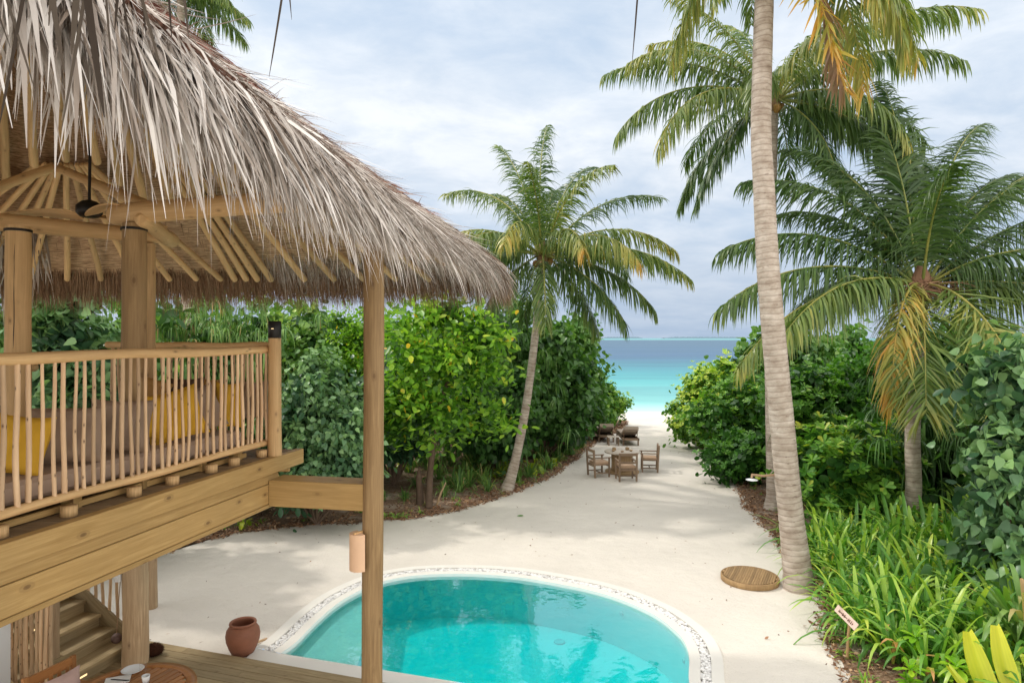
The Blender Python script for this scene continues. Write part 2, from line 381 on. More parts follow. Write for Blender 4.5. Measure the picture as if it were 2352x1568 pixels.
    def prism(s, poly, z0, z1, tint=.5, mi=0):
        n = len(poly); V = [Vector((p[0], p[1], z1)) for p in poly] + [Vector((p[0], p[1], z0)) for p in poly]
        fs = [tuple(range(n)), tuple(range(2 * n - 1, n - 1, -1))]; us = [[(p[0], p[1]) for p in poly], [(p[0], p[1]) for p in reversed(poly)]]
        for i in range(n):
            j = (i + 1) % n; fs.append((i, n + i, n + j, j)); us.append([(0, 0)] * 4)
        s.add(V, fs, us, tint, mi)
    def build(s, name, mats, parent=None, origin=None):
        me = bpy.data.meshes.new(name)
        o = Vector(origin) if origin is not None else Vector((0, 0, 0))
        me.from_pydata([(a - o.x, b - o.y, c - o.z) for a, b, c in s.v], [], s.f)
        uvl = me.uv_layers.new(name='UVMap'); uvl.data.foreach_set('uv', np.array(s.uv, dtype=np.float32).ravel())
        at = me.attributes.new('tint', 'FLOAT', 'POINT'); at.data.foreach_set('value', np.array(s.t, dtype=np.float32))
        if not isinstance(mats, (list, tuple)): mats = [mats]
        for mm in mats: me.materials.append(mm)
        me.polygons.foreach_set('material_index', s.m); me.polygons.foreach_set('use_smooth', s.sm)
        me.update()
        ob = bpy.data.objects.new(name, me); COL.objects.link(ob)
        if origin is not None: ob.location = o
        if parent is not None: ob.parent = parent
        return ob

def tag(o, label=None, cat=None, group=None, kind=None):
    if label: o['label'] = label
    if cat: o['category'] = cat
    if group: o['group'] = group
    if kind: o['kind'] = kind
    return o
def thing(name, loc, label, cat, group=None, rz=0):
    o = bpy.data.objects.new(name, None); COL.objects.link(o); o.location = loc; o.rotation_euler = (0, 0, rz)
    return tag(o, label, cat, group)
def local(o):   # parts given in world coordinates under an unrotated empty
    return Matrix.Translation(-Vector(o.location))
def put(mb, name, mats, root):
    ob = mb.build(name, mats, root, origin=None)
    ob.data.transform(Matrix.Translation(-root_world(root))); return ob
def root_world(o):
    w = Vector((0, 0, 0))
    while o is not None: w += Vector(o.location); o = o.parent
    return w
def copy_tree(o, parent=None):
    c = o.copy(); COL.objects.link(c); c.parent = parent
    for ch in [x for x in bpy.data.objects if x.parent == o]: copy_tree(ch, c)
    return c

# ------------------------------------------------------------------ foliage arrays
class Leafs:
    """collects strips of quads; every leaf is a strip of k rows (2 or 3 vertices wide)"""
    def __init__(s): s.V = []; s.Fq = []; s.T = []; s.n = 0; s.M = []
    def raw(s, V, Fq, T, mi=0):
        s.V.append(V); s.Fq.append(Fq + s.n); s.T.append(T); s.n += len(V); s.M.append(np.full(len(Fq), mi))
    def strips(s, base, dirv, wid, L, W, prof, hang=0.0, tint=.5, tiptint=0.0, fold=0.0, curl=None, mi=0):
        base = np.asarray(base, float); n = len(base)
        dirv = dirv / np.linalg.norm(dirv, axis=1, keepdims=True)
        wid = wid - dirv * (wid * dirv).sum(1, keepdims=True); wid /= np.linalg.norm(wid, axis=1, keepdims=True) + 1e-9
        nor = np.cross(dirv, wid)
        L = np.broadcast_to(L, (n,)); W = np.broadcast_to(W, (n,)); hang = np.broadcast_to(hang, (n,)); tint = np.broadcast_to(tint, (n,))
        k = len(prof); c = 3 if fold else 2
        V = np.zeros((n, k, c, 3)); T = np.zeros((n, k, c))
        for i, (t, w) in enumerate(prof):
            h = hang * t * t
            sh = 1.0 / np.sqrt(1 + (1.2 * hang * t) ** 2)
            cen = base + dirv * (L * t * sh)[:, None]
            cen[:, 2] -= L * h * sh
            if curl is not None: cen += curl * (L * t * t)[:, None]
            hw = wid * (W * w * .5)[:, None]
            V[:, i, 0] = cen - hw; V[:, i, -1] = cen + hw
            if fold:
                V[:, i, 1] = cen - nor * (W * w * fold)[:, None] * np.sign(nor[:, 2:3] + 1e-6)
            T[:, i, :] = (tint + tiptint * t)[:, None]
        idx = np.arange(n * k * c).reshape(n, k, c); Fq = []
        for i in range(k - 1):
            for j in range(c - 1):
                Fq.append(np.stack([idx[:, i, j], idx[:, i, j + 1], idx[:, i + 1, j + 1], idx[:, i + 1, j]], 1))
        s.raw(V.reshape(-1, 3), np.concatenate(Fq), T.ravel(), mi)
    def addmb(s, mb, mi=0):
        q = [f for f in mb.f if len(f) == 4]
        s.raw(np.array(mb.v, float), np.array(q), np.array(mb.t), mi)
    def build(s, name, mats, parent=None, smooth=True):
        V = np.concatenate(s.V).astype(np.float32); Fq = np.concatenate(s.Fq).astype(np.int32); T = np.concatenate(s.T).astype(np.float32)
        me = bpy.data.meshes.new(name); nf = len(Fq)
        me.vertices.add(len(V)); me.vertices.foreach_set('co', V.ravel())
        me.loops.add(nf * 4); me.loops.foreach_set('vertex_index', Fq.ravel())
        me.polygons.add(nf); me.polygons.foreach_set('loop_start', np.arange(0, nf * 4, 4, dtype=np.int32))
        me.polygons.foreach_set('loop_total', np.full(nf, 4, dtype=np.int32))
        if not isinstance(mats, (list, tuple)): mats = [mats]
        for mm in mats: me.materials.append(mm)
        me.polygons.foreach_set('material_index', np.concatenate(s.M).astype(np.int32))
        me.polygons.foreach_set('use_smooth', np.full(nf, smooth))
        me.update(calc_edges=True)
        at = me.attributes.new('tint', 'FLOAT', 'POINT'); at.data.foreach_set('value', T)
        ob = bpy.data.objects.new(name, me); COL.objects.link(ob)
        if parent is not None: ob.parent = parent
        return ob
def unit(n):
    v = rng.normal(size=(n, 3)); return v / np.linalg.norm(v, axis=1, keepdims=True)
def U(a, b, n): return rng.uniform(a, b, n)

OVAL = [(0, .12), (.25, .75), (.6, 1.0), (.85, .65), (1, .08)]
HEART = [(0, .55), (.18, 1.0), (.5, .85), (.8, .38), (1, .03)]
OBOV = [(0, .15), (.45, .6), (.78, 1.0), (1, .25)]
BLADE = [(0, .55), (.25, 1), (.5, .95), (.75, .65), (1, .05)]
BLADE6 = [(0, .5), (.15, .9), (.35, 1), (.55, .95), (.75, .7), (.9, .4), (1, .03)]
THIN = [(0, 1), (.33, .95), (.7, .7), (1, .05)]

# ------------------------------------------------------------------ world, sun, camera
SUN_EL = math.radians(49); SUN_DIR = Vector((-1.0, .38, 0)).normalized()
w = bpy.data.worlds.new('World'); scene.world = w; w.use_nodes = True; nt = w.node_tree
for n_ in list(nt.nodes): nt.nodes.remove(n_)
wo = N(nt, 'ShaderNodeOutputWorld'); bg = N(nt, 'ShaderNodeBackground'); sky = N(nt, 'ShaderNodeTexSky'); sky.sky_type = 'NISHITA'; sky.sun_disc = False
sky.sun_elevation = SUN_EL; sky.sun_rotation = math.atan2(SUN_DIR.x, SUN_DIR.y)
sky.air_density = 1.0; sky.dust_density = 2.0
tc = N(nt, 'ShaderNodeTexCoord'); sp = N(nt, 'ShaderNodeSeparateXYZ'); nt.links.new(tc.outputs['Generated'], sp.inputs[0])
zz = math_(nt, 'ADD', math_(nt, 'ABSOLUTE', sp.outputs['Z']), .22)
cv = N(nt, 'ShaderNodeCombineXYZ'); nt.links.new(math_(nt, 'DIVIDE', sp.outputs['X'], zz), cv.inputs[0]); nt.links.new(math_(nt, 'DIVIDE', sp.outputs['Y'], zz), cv.inputs[1]); 
mp = N(nt, 'ShaderNodeMapping'); mp.inputs['Scale'].default_value = (1.0, 1.25, 1); mp.inputs['Location'].default_value = (3.1, 1.2, .4); nt.links.new(cv.outputs[0], mp.inputs[0])
c1 = noise(nt, mp.outputs[0], .95, 7, .52, .5); c2 = noise(nt, mp.outputs[0], 3.6, 6, .6, .3)
cf = math_(nt, 'ADD', math_(nt, 'MULTIPLY', c1, .72), math_(nt, 'MULTIPLY', c2, .28))
cm = ramp(nt, cf, [(.36, (0, 0, 0)), (.47, (.5, .5, .5)), (.58, (1, 1, 1))]).outputs[0]
hz = ramp(nt, sp.outputs['Z'], [(0, (1, 1, 1)), (.06, (.85, .85, .85)), (.16, (.35, .35, .35)), (.35, (0, 0, 0))]).outputs[0]
skc = mixc(nt, 1.0, sky.outputs[0], (.085, .085, .085), 'MULTIPLY')
lift = mixc(nt, .85, skc, (.46, .575, .72))
cloudc = mixc(nt, c2, (.60, .645, .70), (.94, .945, .95))
body = mixc(nt, math_(nt, 'MULTIPLY', cm, .88), lift, cloudc)
hcol = mixc(nt, math_(nt, 'MULTIPLY', cm, .35), (.295, .385, .52), (.42, .50, .60))
body = mixc(nt, math_(nt, 'MULTIPLY', hz, .85), body, hcol)
# unseen sky behind the viewer and overhead brightened as added fill light, more neutral
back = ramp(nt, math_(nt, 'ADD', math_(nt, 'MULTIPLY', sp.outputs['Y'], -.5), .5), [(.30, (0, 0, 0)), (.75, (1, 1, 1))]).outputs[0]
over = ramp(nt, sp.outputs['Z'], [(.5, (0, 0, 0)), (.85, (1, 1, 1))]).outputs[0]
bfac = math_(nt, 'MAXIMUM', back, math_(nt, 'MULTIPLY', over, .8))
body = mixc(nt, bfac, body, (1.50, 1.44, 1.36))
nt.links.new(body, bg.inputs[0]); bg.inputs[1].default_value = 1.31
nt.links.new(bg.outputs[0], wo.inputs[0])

sl = bpy.data.lights.new('sun', 'SUN'); sl.energy = 1.8; sl.angle = math.radians(2.5); sl.color = (1, .93, .83)
so = bpy.data.objects.new('sun', sl); COL.objects.link(so)
d = -(SUN_DIR * math.cos(SUN_EL) + Vector((0, 0, math.sin(SUN_EL)))); so.rotation_euler = d.to_track_quat('-Z', 'Y').to_euler(); so.location = (-20, 0, 30)

cam = bpy.data.cameras.new('camera'); co = bpy.data.objects.new('camera', cam); COL.objects.link(co)
co.location = (0, 0, EYE); co.rotation_euler = (PI / 2, 0, 0); cam.lens = 36 * F / 2352; cam.sensor_width = 36
cam.shift_y = -8 / 2352; cam.clip_end = 20000; cam.clip_start = .05
scene.camera = co
scene.view_settings.view_transform = 'Standard'; scene.view_settings.look = 'None'; scene.view_settings.exposure = 0
scene.render.engine = 'CYCLES'
scene.cycles.max_bounces = 6; scene.cycles.diffuse_bounces = 3; scene.cycles.glossy_bounces = 3; scene.cycles.transparent_max_bounces = 16; scene.cycles.volume_bounces = 0

# ------------------------------------------------------------------ ground
def catmull(P, n=8, closed=False):
    out = []; k = len(P)
    rngi = range(k) if closed else range(k - 1)
    for i in rngi:
        g = lambda j: Vector(P[j % k]) if closed else Vector(P[max(0, min(k - 1, j))])
        p0, p1, p2, p3 = g(i - 1), g(i), g(i + 1), g(i + 2)
        for j in range(n):
            t = j / n
            out.append(.5 * ((2 * p1) + (-p0 + p2) * t + (2 * p0 - 5 * p1 + 4 * p2 - p3) * t * t + (-p0 + 3 * p1 - 3 * p2 + p3) * t ** 3))
    if not closed: out.append(Vector(P[-1]))
    return out
def sand_z(y):
    if y < 30: return 0
    if y < 46: return -.45 * ((y - 30) / 16) ** 1.3
    return -.45 - (y - 46) * .03

# pool outline (water line), straight side next to the terrace
WZ = -.02
wpx = [(644, 1508), (680, 1482), (732, 1429), (780, 1389), (831, 1360), (879, 1341), (939, 1329), (1006, 1324), (1092, 1324), (1188, 1331), (1284, 1347), (1356, 1362), (1428, 1384), (1500, 1417), (1548, 1453), (1572, 1481), (1583, 1515), (1582, 1568)]
arc = [gp(x, y, WZ) for x, y in wpx]
arc = [Vector((p.x, p.y)) for p in arc] + [Vector((2.22, 8.0)), Vector((2.05, 7.66))]
arc = catmull([Vector((p.x, p.y, 0)) for p in arc], 4)
def offset(path, d):
    out = []
    for i, p in enumerate(path):
        t = (path[min(i + 1, len(path) - 1)] - path[max(i - 1, 0)]).normalized()
        nrm = Vector((-t.y, t.x, 0))
        out.append(p + nrm * d)
    return out
A0 = arc; A1 = offset(arc, .15); A2 = offset(arc, .29); A3 = offset(arc, .45)
TD = Vector((1, -.315, 0)).normalized(); TN = Vector((-TD.y, TD.x, 0))   # terrace edge direction, outward normal
TE = Vector((-5, 9.42, 0))                                                # a point of the terrace edge
def tedge(x): return 9.42 - .315 * (x + 5)

# sand sheet with a hole for the pool: a ring between the pool's outer edge and a big rectangle
mb = MB()
hole = [Vector((p.x, p.y, 0)) for p in A3]
hole = [Vector((hole[0].x, tedge(hole[0].x) - .3, 0))] + hole + [Vector((hole[-1].x, tedge(hole[-1].x) - .3, 0))]
cen = Vector((-.4, 9.9, 0)); n = len(hole)
ringpts = []
for p in hole:
    d_ = (p - cen).normalized(); ringpts.append(cen + d_ * 11)
# near ring
import bmesh
def fill_ring(inner, outer, zf):
    V = []; Fc = []
    K = 10
    for i in range(len(inner)):
        for k in range(K + 1):
            t = (k / K) ** 1.5; q = inner[i].lerp(outer[i], t); V.append((q.x, q.y, zf(q.x, q.y)))
    m_ = len(inner)
    for i in range(m_):
        j = (i + 1) % m_
        for k in range(K): Fc.append((i * (K + 1) + k, j * (K + 1) + k, j * (K + 1) + k + 1, i * (K + 1) + k + 1))
    return V, Fc
V, Fc = fill_ring(hole, ringpts, lambda x, y: 0.0)
# the far ground: rings growing outwards from the near one
m_ = len(hole); base = len(V); rings = [ringpts]
rads = [14, 18, 23, 28, 31, 34, 37, 40, 44, 50, 60, 90, 200, 600, 2500, 9000]
prev = [i * 11 + 10 for i in range(m_)]
for r in rads:
    cur = []
    for p in hole:
        d_ = (p - cen).normalized(); q = cen + d_ * r; V.append((q.x, q.y, sand_z(q.y) if q.y > 0 else 0)); cur.append(len(V) - 1)
    for i in range(m_):
        j = (i + 1) % m_; Fc.append((prev[i], prev[j], cur[j], cur[i]))
    prev = cur
mb = MB(); mb.add([Vector(v) for v in V], Fc, [[(0, 0)] * 4] * len(Fc), .5, 0, True)
tag(mb.build('sand_ground', M['sand']), kind='structure')

# sea
mb = MB(); ys = [36, 40, 44, 50, 60, 80, 120, 200, 400, 1000, 3000, 12000]
V = []; Fc = []
for y in ys: V += [Vector((-max(60, y * 1.2), y, -.3)), Vector((max(60, y * 1.2), y, -.3))]
for i in range(len(ys) - 1): Fc.append((2 * i, 2 * i + 1, 2 * i + 3, 2 * i + 2))
mb.add(V, Fc, [[(0, 0)] * 4] * len(Fc)); tag(mb.build('sea_water', M['sea']), kind='structure')
# islands
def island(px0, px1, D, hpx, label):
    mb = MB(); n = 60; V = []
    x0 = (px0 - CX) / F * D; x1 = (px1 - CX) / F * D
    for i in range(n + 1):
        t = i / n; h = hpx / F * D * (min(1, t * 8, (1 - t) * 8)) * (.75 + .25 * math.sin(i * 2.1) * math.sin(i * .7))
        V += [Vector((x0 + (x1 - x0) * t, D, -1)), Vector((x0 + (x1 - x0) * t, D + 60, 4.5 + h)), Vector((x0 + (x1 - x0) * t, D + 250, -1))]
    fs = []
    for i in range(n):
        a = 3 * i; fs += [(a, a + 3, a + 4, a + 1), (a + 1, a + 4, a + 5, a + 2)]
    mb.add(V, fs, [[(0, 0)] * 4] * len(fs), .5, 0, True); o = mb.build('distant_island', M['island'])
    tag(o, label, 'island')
island(1385, 1478, 7600, 3.2, 'low haze-blue island on the horizon left of the gap, behind the left shrubs')
island(1528, 1720, 7000, 3.2, 'low haze-blue island on the horizon to the right of the other one')

# planting beds (thin sheets on the sand)
def bed(name, edge, closing, label=None):
    path = catmull([gp(x, y) for x, y in edge], 7)
    rp = [p + Vector((random.uniform(-.10, .10), random.uniform(-.10, .10), 0)) for p in path]
    poly = rp + [Vector((x, y, 0)) for x, y in closing]
    me = bpy.data.meshes.new(name); bm = bmesh.new()
    vs = [bm.verts.new((p.x, p.y, .006)) for p in poly]
    f = bm.faces.new(vs); bmesh.ops.triangulate(bm, faces=[f])
    for f in bm.faces:
        if f.normal.z < 0: f.normal_flip()
    bm.to_mesh(me); bm.free(); me.materials.append(M['soil']); o = bpy.data.objects.new(name, me); COL.objects.link(o); tag(o, kind='structure')
    return rp
LEDGE = [(380, 1268), (460, 1243), (560, 1222), (700, 1207), (880, 1196), (1010, 1181), (1130, 1150), (1190, 1127), (1250, 1100), (1320, 1057), (1370, 1013), (1410, 993), (1435, 975), (1438, 965)]
REDGE = [(1553, 962), (1560, 982), (1600, 1015), (1640, 1045), (1668, 1078), (1700, 1120), (1722, 1170), (1760, 1215), (1800, 1255), (1850, 1330), (1893, 1390), (1895, 1440), (1925, 1500), (1960, 1568), (2000, 1700)]
Lp = bed('planting_bed_left', LEDGE, [(-2, 36), (-40, 36), (-40, 13.6), (-11, 13.6)])
Rp = bed('planting_bed_right', REDGE, [(9.5, 7.1), (40, 7.1), (40, 35.5), (9, 35.8)])

def litter(edge, inward, n, dmax, seed):
    lf = Leafs(); r = np.random.default_rng(seed)
    P = []
    ps = [Vector(p) for p in edge]
    seg = [(ps[i], ps[i + 1]) for i in range(len(ps) - 1)]; L = np.array([(b - a).length for a, b in seg])
    ch = r.choice(len(seg), n, p=L / L.sum())
    for c_ in ch:
        a, b = seg[c_]; t = r.random(); q = a.lerp(b, t); d_ = (b - a).normalized(); nr = Vector((-d_.y, d_.x, 0)) * inward
        q = q + nr * (r.exponential(dmax * .4) - .12); P.append((q.x, q.y, .012 + r.random() * .03))
    P = np.array(P); di = r.normal(size=(n, 3)); di[:, 2] *= .35; wd = r.normal(size=(n, 3)); wd[:, 2] *= .4
    lf.strips(P, di, wd, r.uniform(.03, .10, n), r.uniform(.015, .05, n), [(0, .3), (.5, 1), (1, .2)], .1, r.random(n))
    return lf
tag(litter(Lp, 1, 9000, 1.6, 3).build('leaf_litter', M['litter']), kind='stuff')
tag(litter(Rp, 1, 7000, 1.2, 4).build('leaf_litter', M['litter']), kind='stuff')

# ------------------------------------------------------------------ swimming pool
pool = thing('swimming_pool', (0, 10, 0), 'curved turquoise plunge pool with pale coping and a ring of white pebbles', 'swimming pool')
def strip_faces(a, b):      # quads between two equally long paths
    return [(i, i + 1, len(a) + i + 1, len(a) + i) for i in range(len(a) - 1)]
def ringwall(mb, path, z0, z1):
    V = [Vector((p.x, p.y, z1)) for p in path] + [Vector((p.x, p.y, z0)) for p in path]
    fs = strip_faces(path, path); mb.add(V, fs, [[(0, 0)] * 4] * len(fs), .5, 0, True)
def ringflat(mb, a, b, z):
    V = [Vector((p.x, p.y, z)) for p in a] + [Vector((p.x, p.y, z)) for p in b]
    fs = strip_faces(a, b); mb.add(V, fs, [[(0, 0)] * 4] * len(fs), .5, 0, False)
FL = -.80
mb = MB(); closed = A0 + [A0[0]]
ringwall(mb, closed, FL, .035)
mb.add([Vector((p.x, p.y, FL)) for p in A0], [tuple(range(len(A0)))], [[(0, 0)] * len(A0)])
# bench along the straight side
q0, q1 = A0[0], A0[-1]; dq = (q1 - q0).normalized(); nq = Vector((-dq.y, dq.x, 0))
mb.add([q0 + Vector((0, 0, -.16)), q1 + Vector((0, 0, -.16)), q1 + nq * .34 + Vector((0, 0, -.16)), q0 + nq * .34 + dq * .30 + Vector((0, 0, -.16)),
        q1 + nq * .34 + Vector((0, 0, FL)), q0 + nq * .34 + dq * .30 + Vector((0, 0, FL))], [(0, 1, 2, 3), (3, 2, 4, 5)], [[(0, 0)] * 4] * 2)
put(mb, 'basin', M['basin'], pool)
mb = MB(); XS = -2.42
sh = [p for p in A0 if p.x < XS and p.y < 12.6]; yl = min(p.y for p in A0 if p.x < XS + .2) ; last = sh[-1]
t_ = (XS - q0.x) / dq.x; fb = q0 + dq * t_
for z_, xx in ((-.13, 0),):
    ed0 = Vector((XS + xx, last.y + .18, z_)); ed1 = Vector((XS + xx + .25, fb.y + .02, z_))
    poly = [Vector((p.x, p.y, z_)) for p in sh] + [ed0, ed1]
    mb.add(poly, [tuple(range(len(poly)))[::-1]], [[(0, 0)] * len(poly)])
    mb.add([ed0, ed1, Vector((ed1.x, ed1.y, FL)), Vector((ed0.x, ed0.y, FL))], [(0, 1, 2, 3)], [[(0, 0)] * 4])
put(mb, 'entry_shelf', M['basin'], pool)
# drain cover and water inlets
mb = MB(); c_ = gp(1285, 1474, 0); D_ = (EYE - FL) * F / (1474 - HY); c_ = Vector(((1285 - CX) / F * D_, D_, FL + .006))
mb.lathe([(0, .012), (.09, .012), (.10, .006), (.10, 0)], c_, 20); put(mb, 'drain_cover', M['ceramic'], pool)
def inner_at(i, z, off=.012):
    t = (A0[i + 1] - A0[i - 1]).normalized(); nr = Vector((t.y, -t.x, 0)); return A0[i] + nr * off + Vector((0, 0, z)), nr
for i, z in ((26, -.22), (48, -.2), (60, -.25)):
    p, nr = inner_at(i, z); mb = MB(); mb.tube([p - nr * .02, p + nr * .012], [.035, .03], 12); put(mb, 'water_inlet', M['ceramic'], pool)
# coping: inner kerb, outer kerb, front kerb
mb = MB(); ringflat(mb, A0, A1, .035); ringwall(mb, A1, -.02, .035)
put(mb, 'inner_kerb', M['plinth'], pool)
mb = MB(); ringflat(mb, A2, A3, .05); ringwall(mb, A2, -.02, .05); ringwall(mb, A3, -.05, .05)
put(mb, 'outer_kerb', M['plinth'], pool)
fp = [Vector((A3[0].x - .1, tedge(A3[0].x - .1), 0)), A0[0] - nq * .0, A0[-1], Vector((A3[-1].x + .1, tedge(A3[-1].x + .1), 0))]
mb = MB(); fr_poly = [Vector((-3.72, tedge(-3.72), 0)), Vector((2.75, tedge(2.75), 0)), A3[-1], A0[-1], A0[0], A3[0]]
mb.prism(fr_poly, -.06, .030); put(mb, 'front_coping', M['plinth'], pool)
# pebble trough
mb = MB(); ringflat(mb, A1, A2, .0); put(mb, 'trough', M['plinth'], pool)
import bmesh
bmi = bmesh.new(); bmesh.ops.create_icosphere(bmi, subdivisions=1, radius=1); ico = np.array([v.co[:] for v in bmi.verts]); icf = np.array([[v.index for v in f.verts] for f in bmi.faces]); bmi.free()
pv = []; pf = []; ptn = []; o_ = 0
cum = np.cumsum([0] + [(A1[i + 1] - A1[i]).length for i in range(len(A1) - 1)])
for k in range(2300):
    s_ = rng.uniform(0, cum[-1]); i = min(int(np.searchsorted(cum, s_)) - 1, len(A1) - 2); i = max(i, 0); t = (s_ - cum[i]) / (cum[i + 1] - cum[i])
    a = A1[i].lerp(A1[i + 1], t); b = A2[i].lerp(A2[i + 1], t); u = rng.uniform(.06, .94); q = a.lerp(b, u)
    r = rng.uniform(.014, .030); Rm = np.array(Matrix.Rotation(rng.uniform(0, 6.28), 3, 'Z') @ Matrix.Rotation(rng.uniform(-.5, .5), 3, 'X'))
    vv_ = (ico * [r * rng.uniform(1, 1.5), r, r * .7] * (1 + rng.normal(size=(12, 1)) * .08)) @ Rm.T + [q.x, q.y - 10, .008 + rng.uniform(0, .03)]
    pv.append(vv_); pf.append(icf + o_); o_ += 12; ptn += [rng.random() ** .5] * 12
me = bpy.data.meshes.new('pebbles'); me.from_pydata(np.concatenate(pv).tolist(), [], np.concatenate(pf).tolist())
at = me.attributes.new('tint', 'FLOAT', 'POINT'); at.data.foreach_set('value', np.array(ptn, dtype=np.float32)); me.materials.append(M['pebble'])
me.polygons.foreach_set('use_smooth', [True] * len(me.polygons)); ob = bpy.data.objects.new('pebbles', me); COL.objects.link(ob); ob.parent = pool; ob['kind'] = 'stuff'
# water body: closed solid, its sides just inside the basin wall's face
mb = MB(); B0 = offset(A0, .02); n = len(B0)
V = [Vector((p.x, p.y, WZ)) for p in B0] + [Vector((p.x, p.y, FL - .03)) for p in B0]
fs = [tuple(range(n))[::-1], tuple(range(n, 2 * n))] + [(i, (i + 1) % n, n + (i + 1) % n, n + i) for i in range(n)]
mb.add(V, fs, [[(0, 0)] * len(f) for f in fs]); wobj = put(mb, 'pool_water', M['water'], pool)
bmw = bmesh.new(); bmw.from_mesh(wobj.data); bmesh.ops.recalc_face_normals(bmw, faces=bmw.faces); bmw.to_mesh(wobj.data); bmw.free()

# ------------------------------------------------------------------ terrace deck
TZ = .10
ter = thing('terrace_deck', (0, 8, 0), 'low timber terrace of wide boards at the foot of the pool', 'deck')
for k in range(28):
    off = -.075 - k * .15
    a = TE + TN * off - TD * 5; b = TE + TN * off + TD * 9.5
    mb = MB(); cuts = sorted([0, 1] + [random.uniform(.1, .9) for _ in range(2)])
    for c0, c1_ in zip(cuts[:-1], cuts[1:]):
        pa = a.lerp(b, c0) + TD * .002; pb = a.lerp(b, c1_) - TD * .002
        mb.beam(pa + Vector((0, 0, TZ - .014)), pb + Vector((0, 0, TZ - .014)), .143, .028, up=(0, 0, 1))
    put(mb, 'deck_board', M['deck_low'], ter)
mb = MB(); a = TE + TN * -.02 - TD * 5; b = TE + TN * -.02 + TD * 9.5
mb.beam(a + Vector((0, 0, .02)), b + Vector((0, 0, .02)), .03, .10, up=(0, 0, 1)); mb.beam(a - TN * .5 + Vector((0, 0, .0)), b - TN * .5, .2, .08, up=(0, 0, 1))
put(mb, 'edge_joist', M['deck_low'], ter)

# ------------------------------------------------------------------ pavilion
pav = thing('thatched_pavilion', (-4.5, 6.3, 0), 'raised timber pavilion with a shaggy grey thatched roof and stick railing', 'pavilion')
ZD = EYE - 1.15
RD = Vector((.211, 1, 0)).normalized(); RO = Vector((RD.y, -RD.x, 0))       # rail direction, outward
def ex(D): return -2.2 - .211 * (6.8 - D)                                    # platform's outer edge
# floor boards, laid across the platform
k = 0; D_ = .6
fl = MB()
xd = Vector((-1, .06, 0)).normalized()
board = []
while D_ < 6.72:
    p = Vector((ex(D_) - .045, D_, ZD - .016)); mb = fl
    q = p + xd * 5.2
    mb.beam(p, q, .134, .03, up=(0, 0, 1)); D_ += .142
put(fl, 'platform_floor', M['deck'], pav)
def eb(D, z, out=0): return Vector((ex(D), D, z)) + RO * out
mb = MB(); mb.beam(eb(.4, ZD - .073, -.005), eb(6.80, ZD - .073, -.005), .075, .150, up=(0, 0, 1), tint=.62); put(mb, 'fascia_board', M['pine'], pav)
mb = MB(); mb.beam(eb(.4, ZD - .200, -.06), eb(6.42, ZD - .200, -.06), .08, .095, up=(0, 0, 1), tint=.5); put(mb, 'fascia_board', M['pine'], pav)
mb = MB(); mb.beam(eb(.4, ZD - .345, -.058), eb(6.40, ZD - .345, -.058), .085, .186, up=(0, 0, 1), tint=.72); put(mb, 'fascia_board', M['pine'], pav)
mb = MB(); mb.beam(eb(.4, ZD - .459, -.056), eb(6.40, ZD - .459, -.056), .09, .036, up=(0, 0, 1), tint=.45); put(mb, 'fascia_board', M['pine'], pav)
# end joist at the far end and joists under the floor
e0 = Vector((ex(6.76), 6.76, ZD - .13)); mb = MB(); mb.beam(e0 + Vector((-.10, .005, 0)), e0 + xd * 5.2, .05, .2, up=(0, 0, 1)); put(mb, 'end_joist', M['pine'], pav)
for D_ in (1.4, 2.6, 3.8, 5.0, 6.2):
    mb = MB(); mb.beam(Vector((ex(D_) - .12, D_, ZD - .15)), Vector((ex(D_) - .12, D_, ZD - .15)) + xd * 5, .07, .2, up=(0, 0, 1)); put(mb, 'joist', M['pine'], pav)
# tie beam to the tall post
mb = MB(); mb.beam(Vector((-2.30, 6.38, EYE - 1.485)), Vector((-1.36, 6.20, EYE - 1.485)), .27, .25, up=(0, 0, 1), tint=.6, bev=.006); put(mb, 'tie_beam', M['pine'], pav)
for z in (1.405, 1.575):
    mb = MB(); mb.beam(Vector((-1.31, 6.075, EYE - z)), Vector((-1.31, 6.045, EYE - z)), .028, .05, up=(0, 0, 1), tint=.9); put(mb, 'peg', M['pine'], pav)
def post(name, base, top, r, mat, wob=.02, n=18, taper=.95, crack=True):
    base = Vector(base); top = Vector(top); K = 14; pts = []; rr = []
    for i in range(K + 1):
        t = i / K; pts.append(base.lerp(top, t) + Vector((math.sin(t * 5 + r * 40), math.cos(t * 4 + r * 70), 0)) * r * wob * 3); rr.append(r * (1 + (taper - 1) * t) * (1 + .02 * math.sin(t * 17)))
    mb = MB(); mb.tube(pts, rr, n, mi=0)
    if crack:
        _, sd, u = basis(top - base); a = -PI / 2 + .2
        for i in range(2, K - 3):
            pass
    return put(mb, name, mat, pav)
post('post', (-1.305, 6.12, 0), (-1.30, 6.12, EYE + 1.18), .100, M['post'], taper=.94, wob=.03)
post('post', pt(308, 776, 5.2) + Vector((0, 0, -1.15)), pt(308, 515, 5.2), .094, M['post'], wob=.02)
post('post', pt(338, 776, 6.0) + Vector((0, 0, -1.15)), pt(338, 560, 6.0), .072, M['pole'], wob=.02)
post('post', pt(42, 776, 5.0) + Vector((0, 0, -1.15)), pt(42, 520, 5.0), .088, M['pole'], wob=.02)
for px, D_, r, y in ((308, 5.2, .097, 530), (42, 5.0, .091, 533)):
    mb = MB(); mb.tube([pt(px, y, D_), pt(px, y - 6, D_)], [r, r], 18); put(mb, 'strap', M['black'], pav)
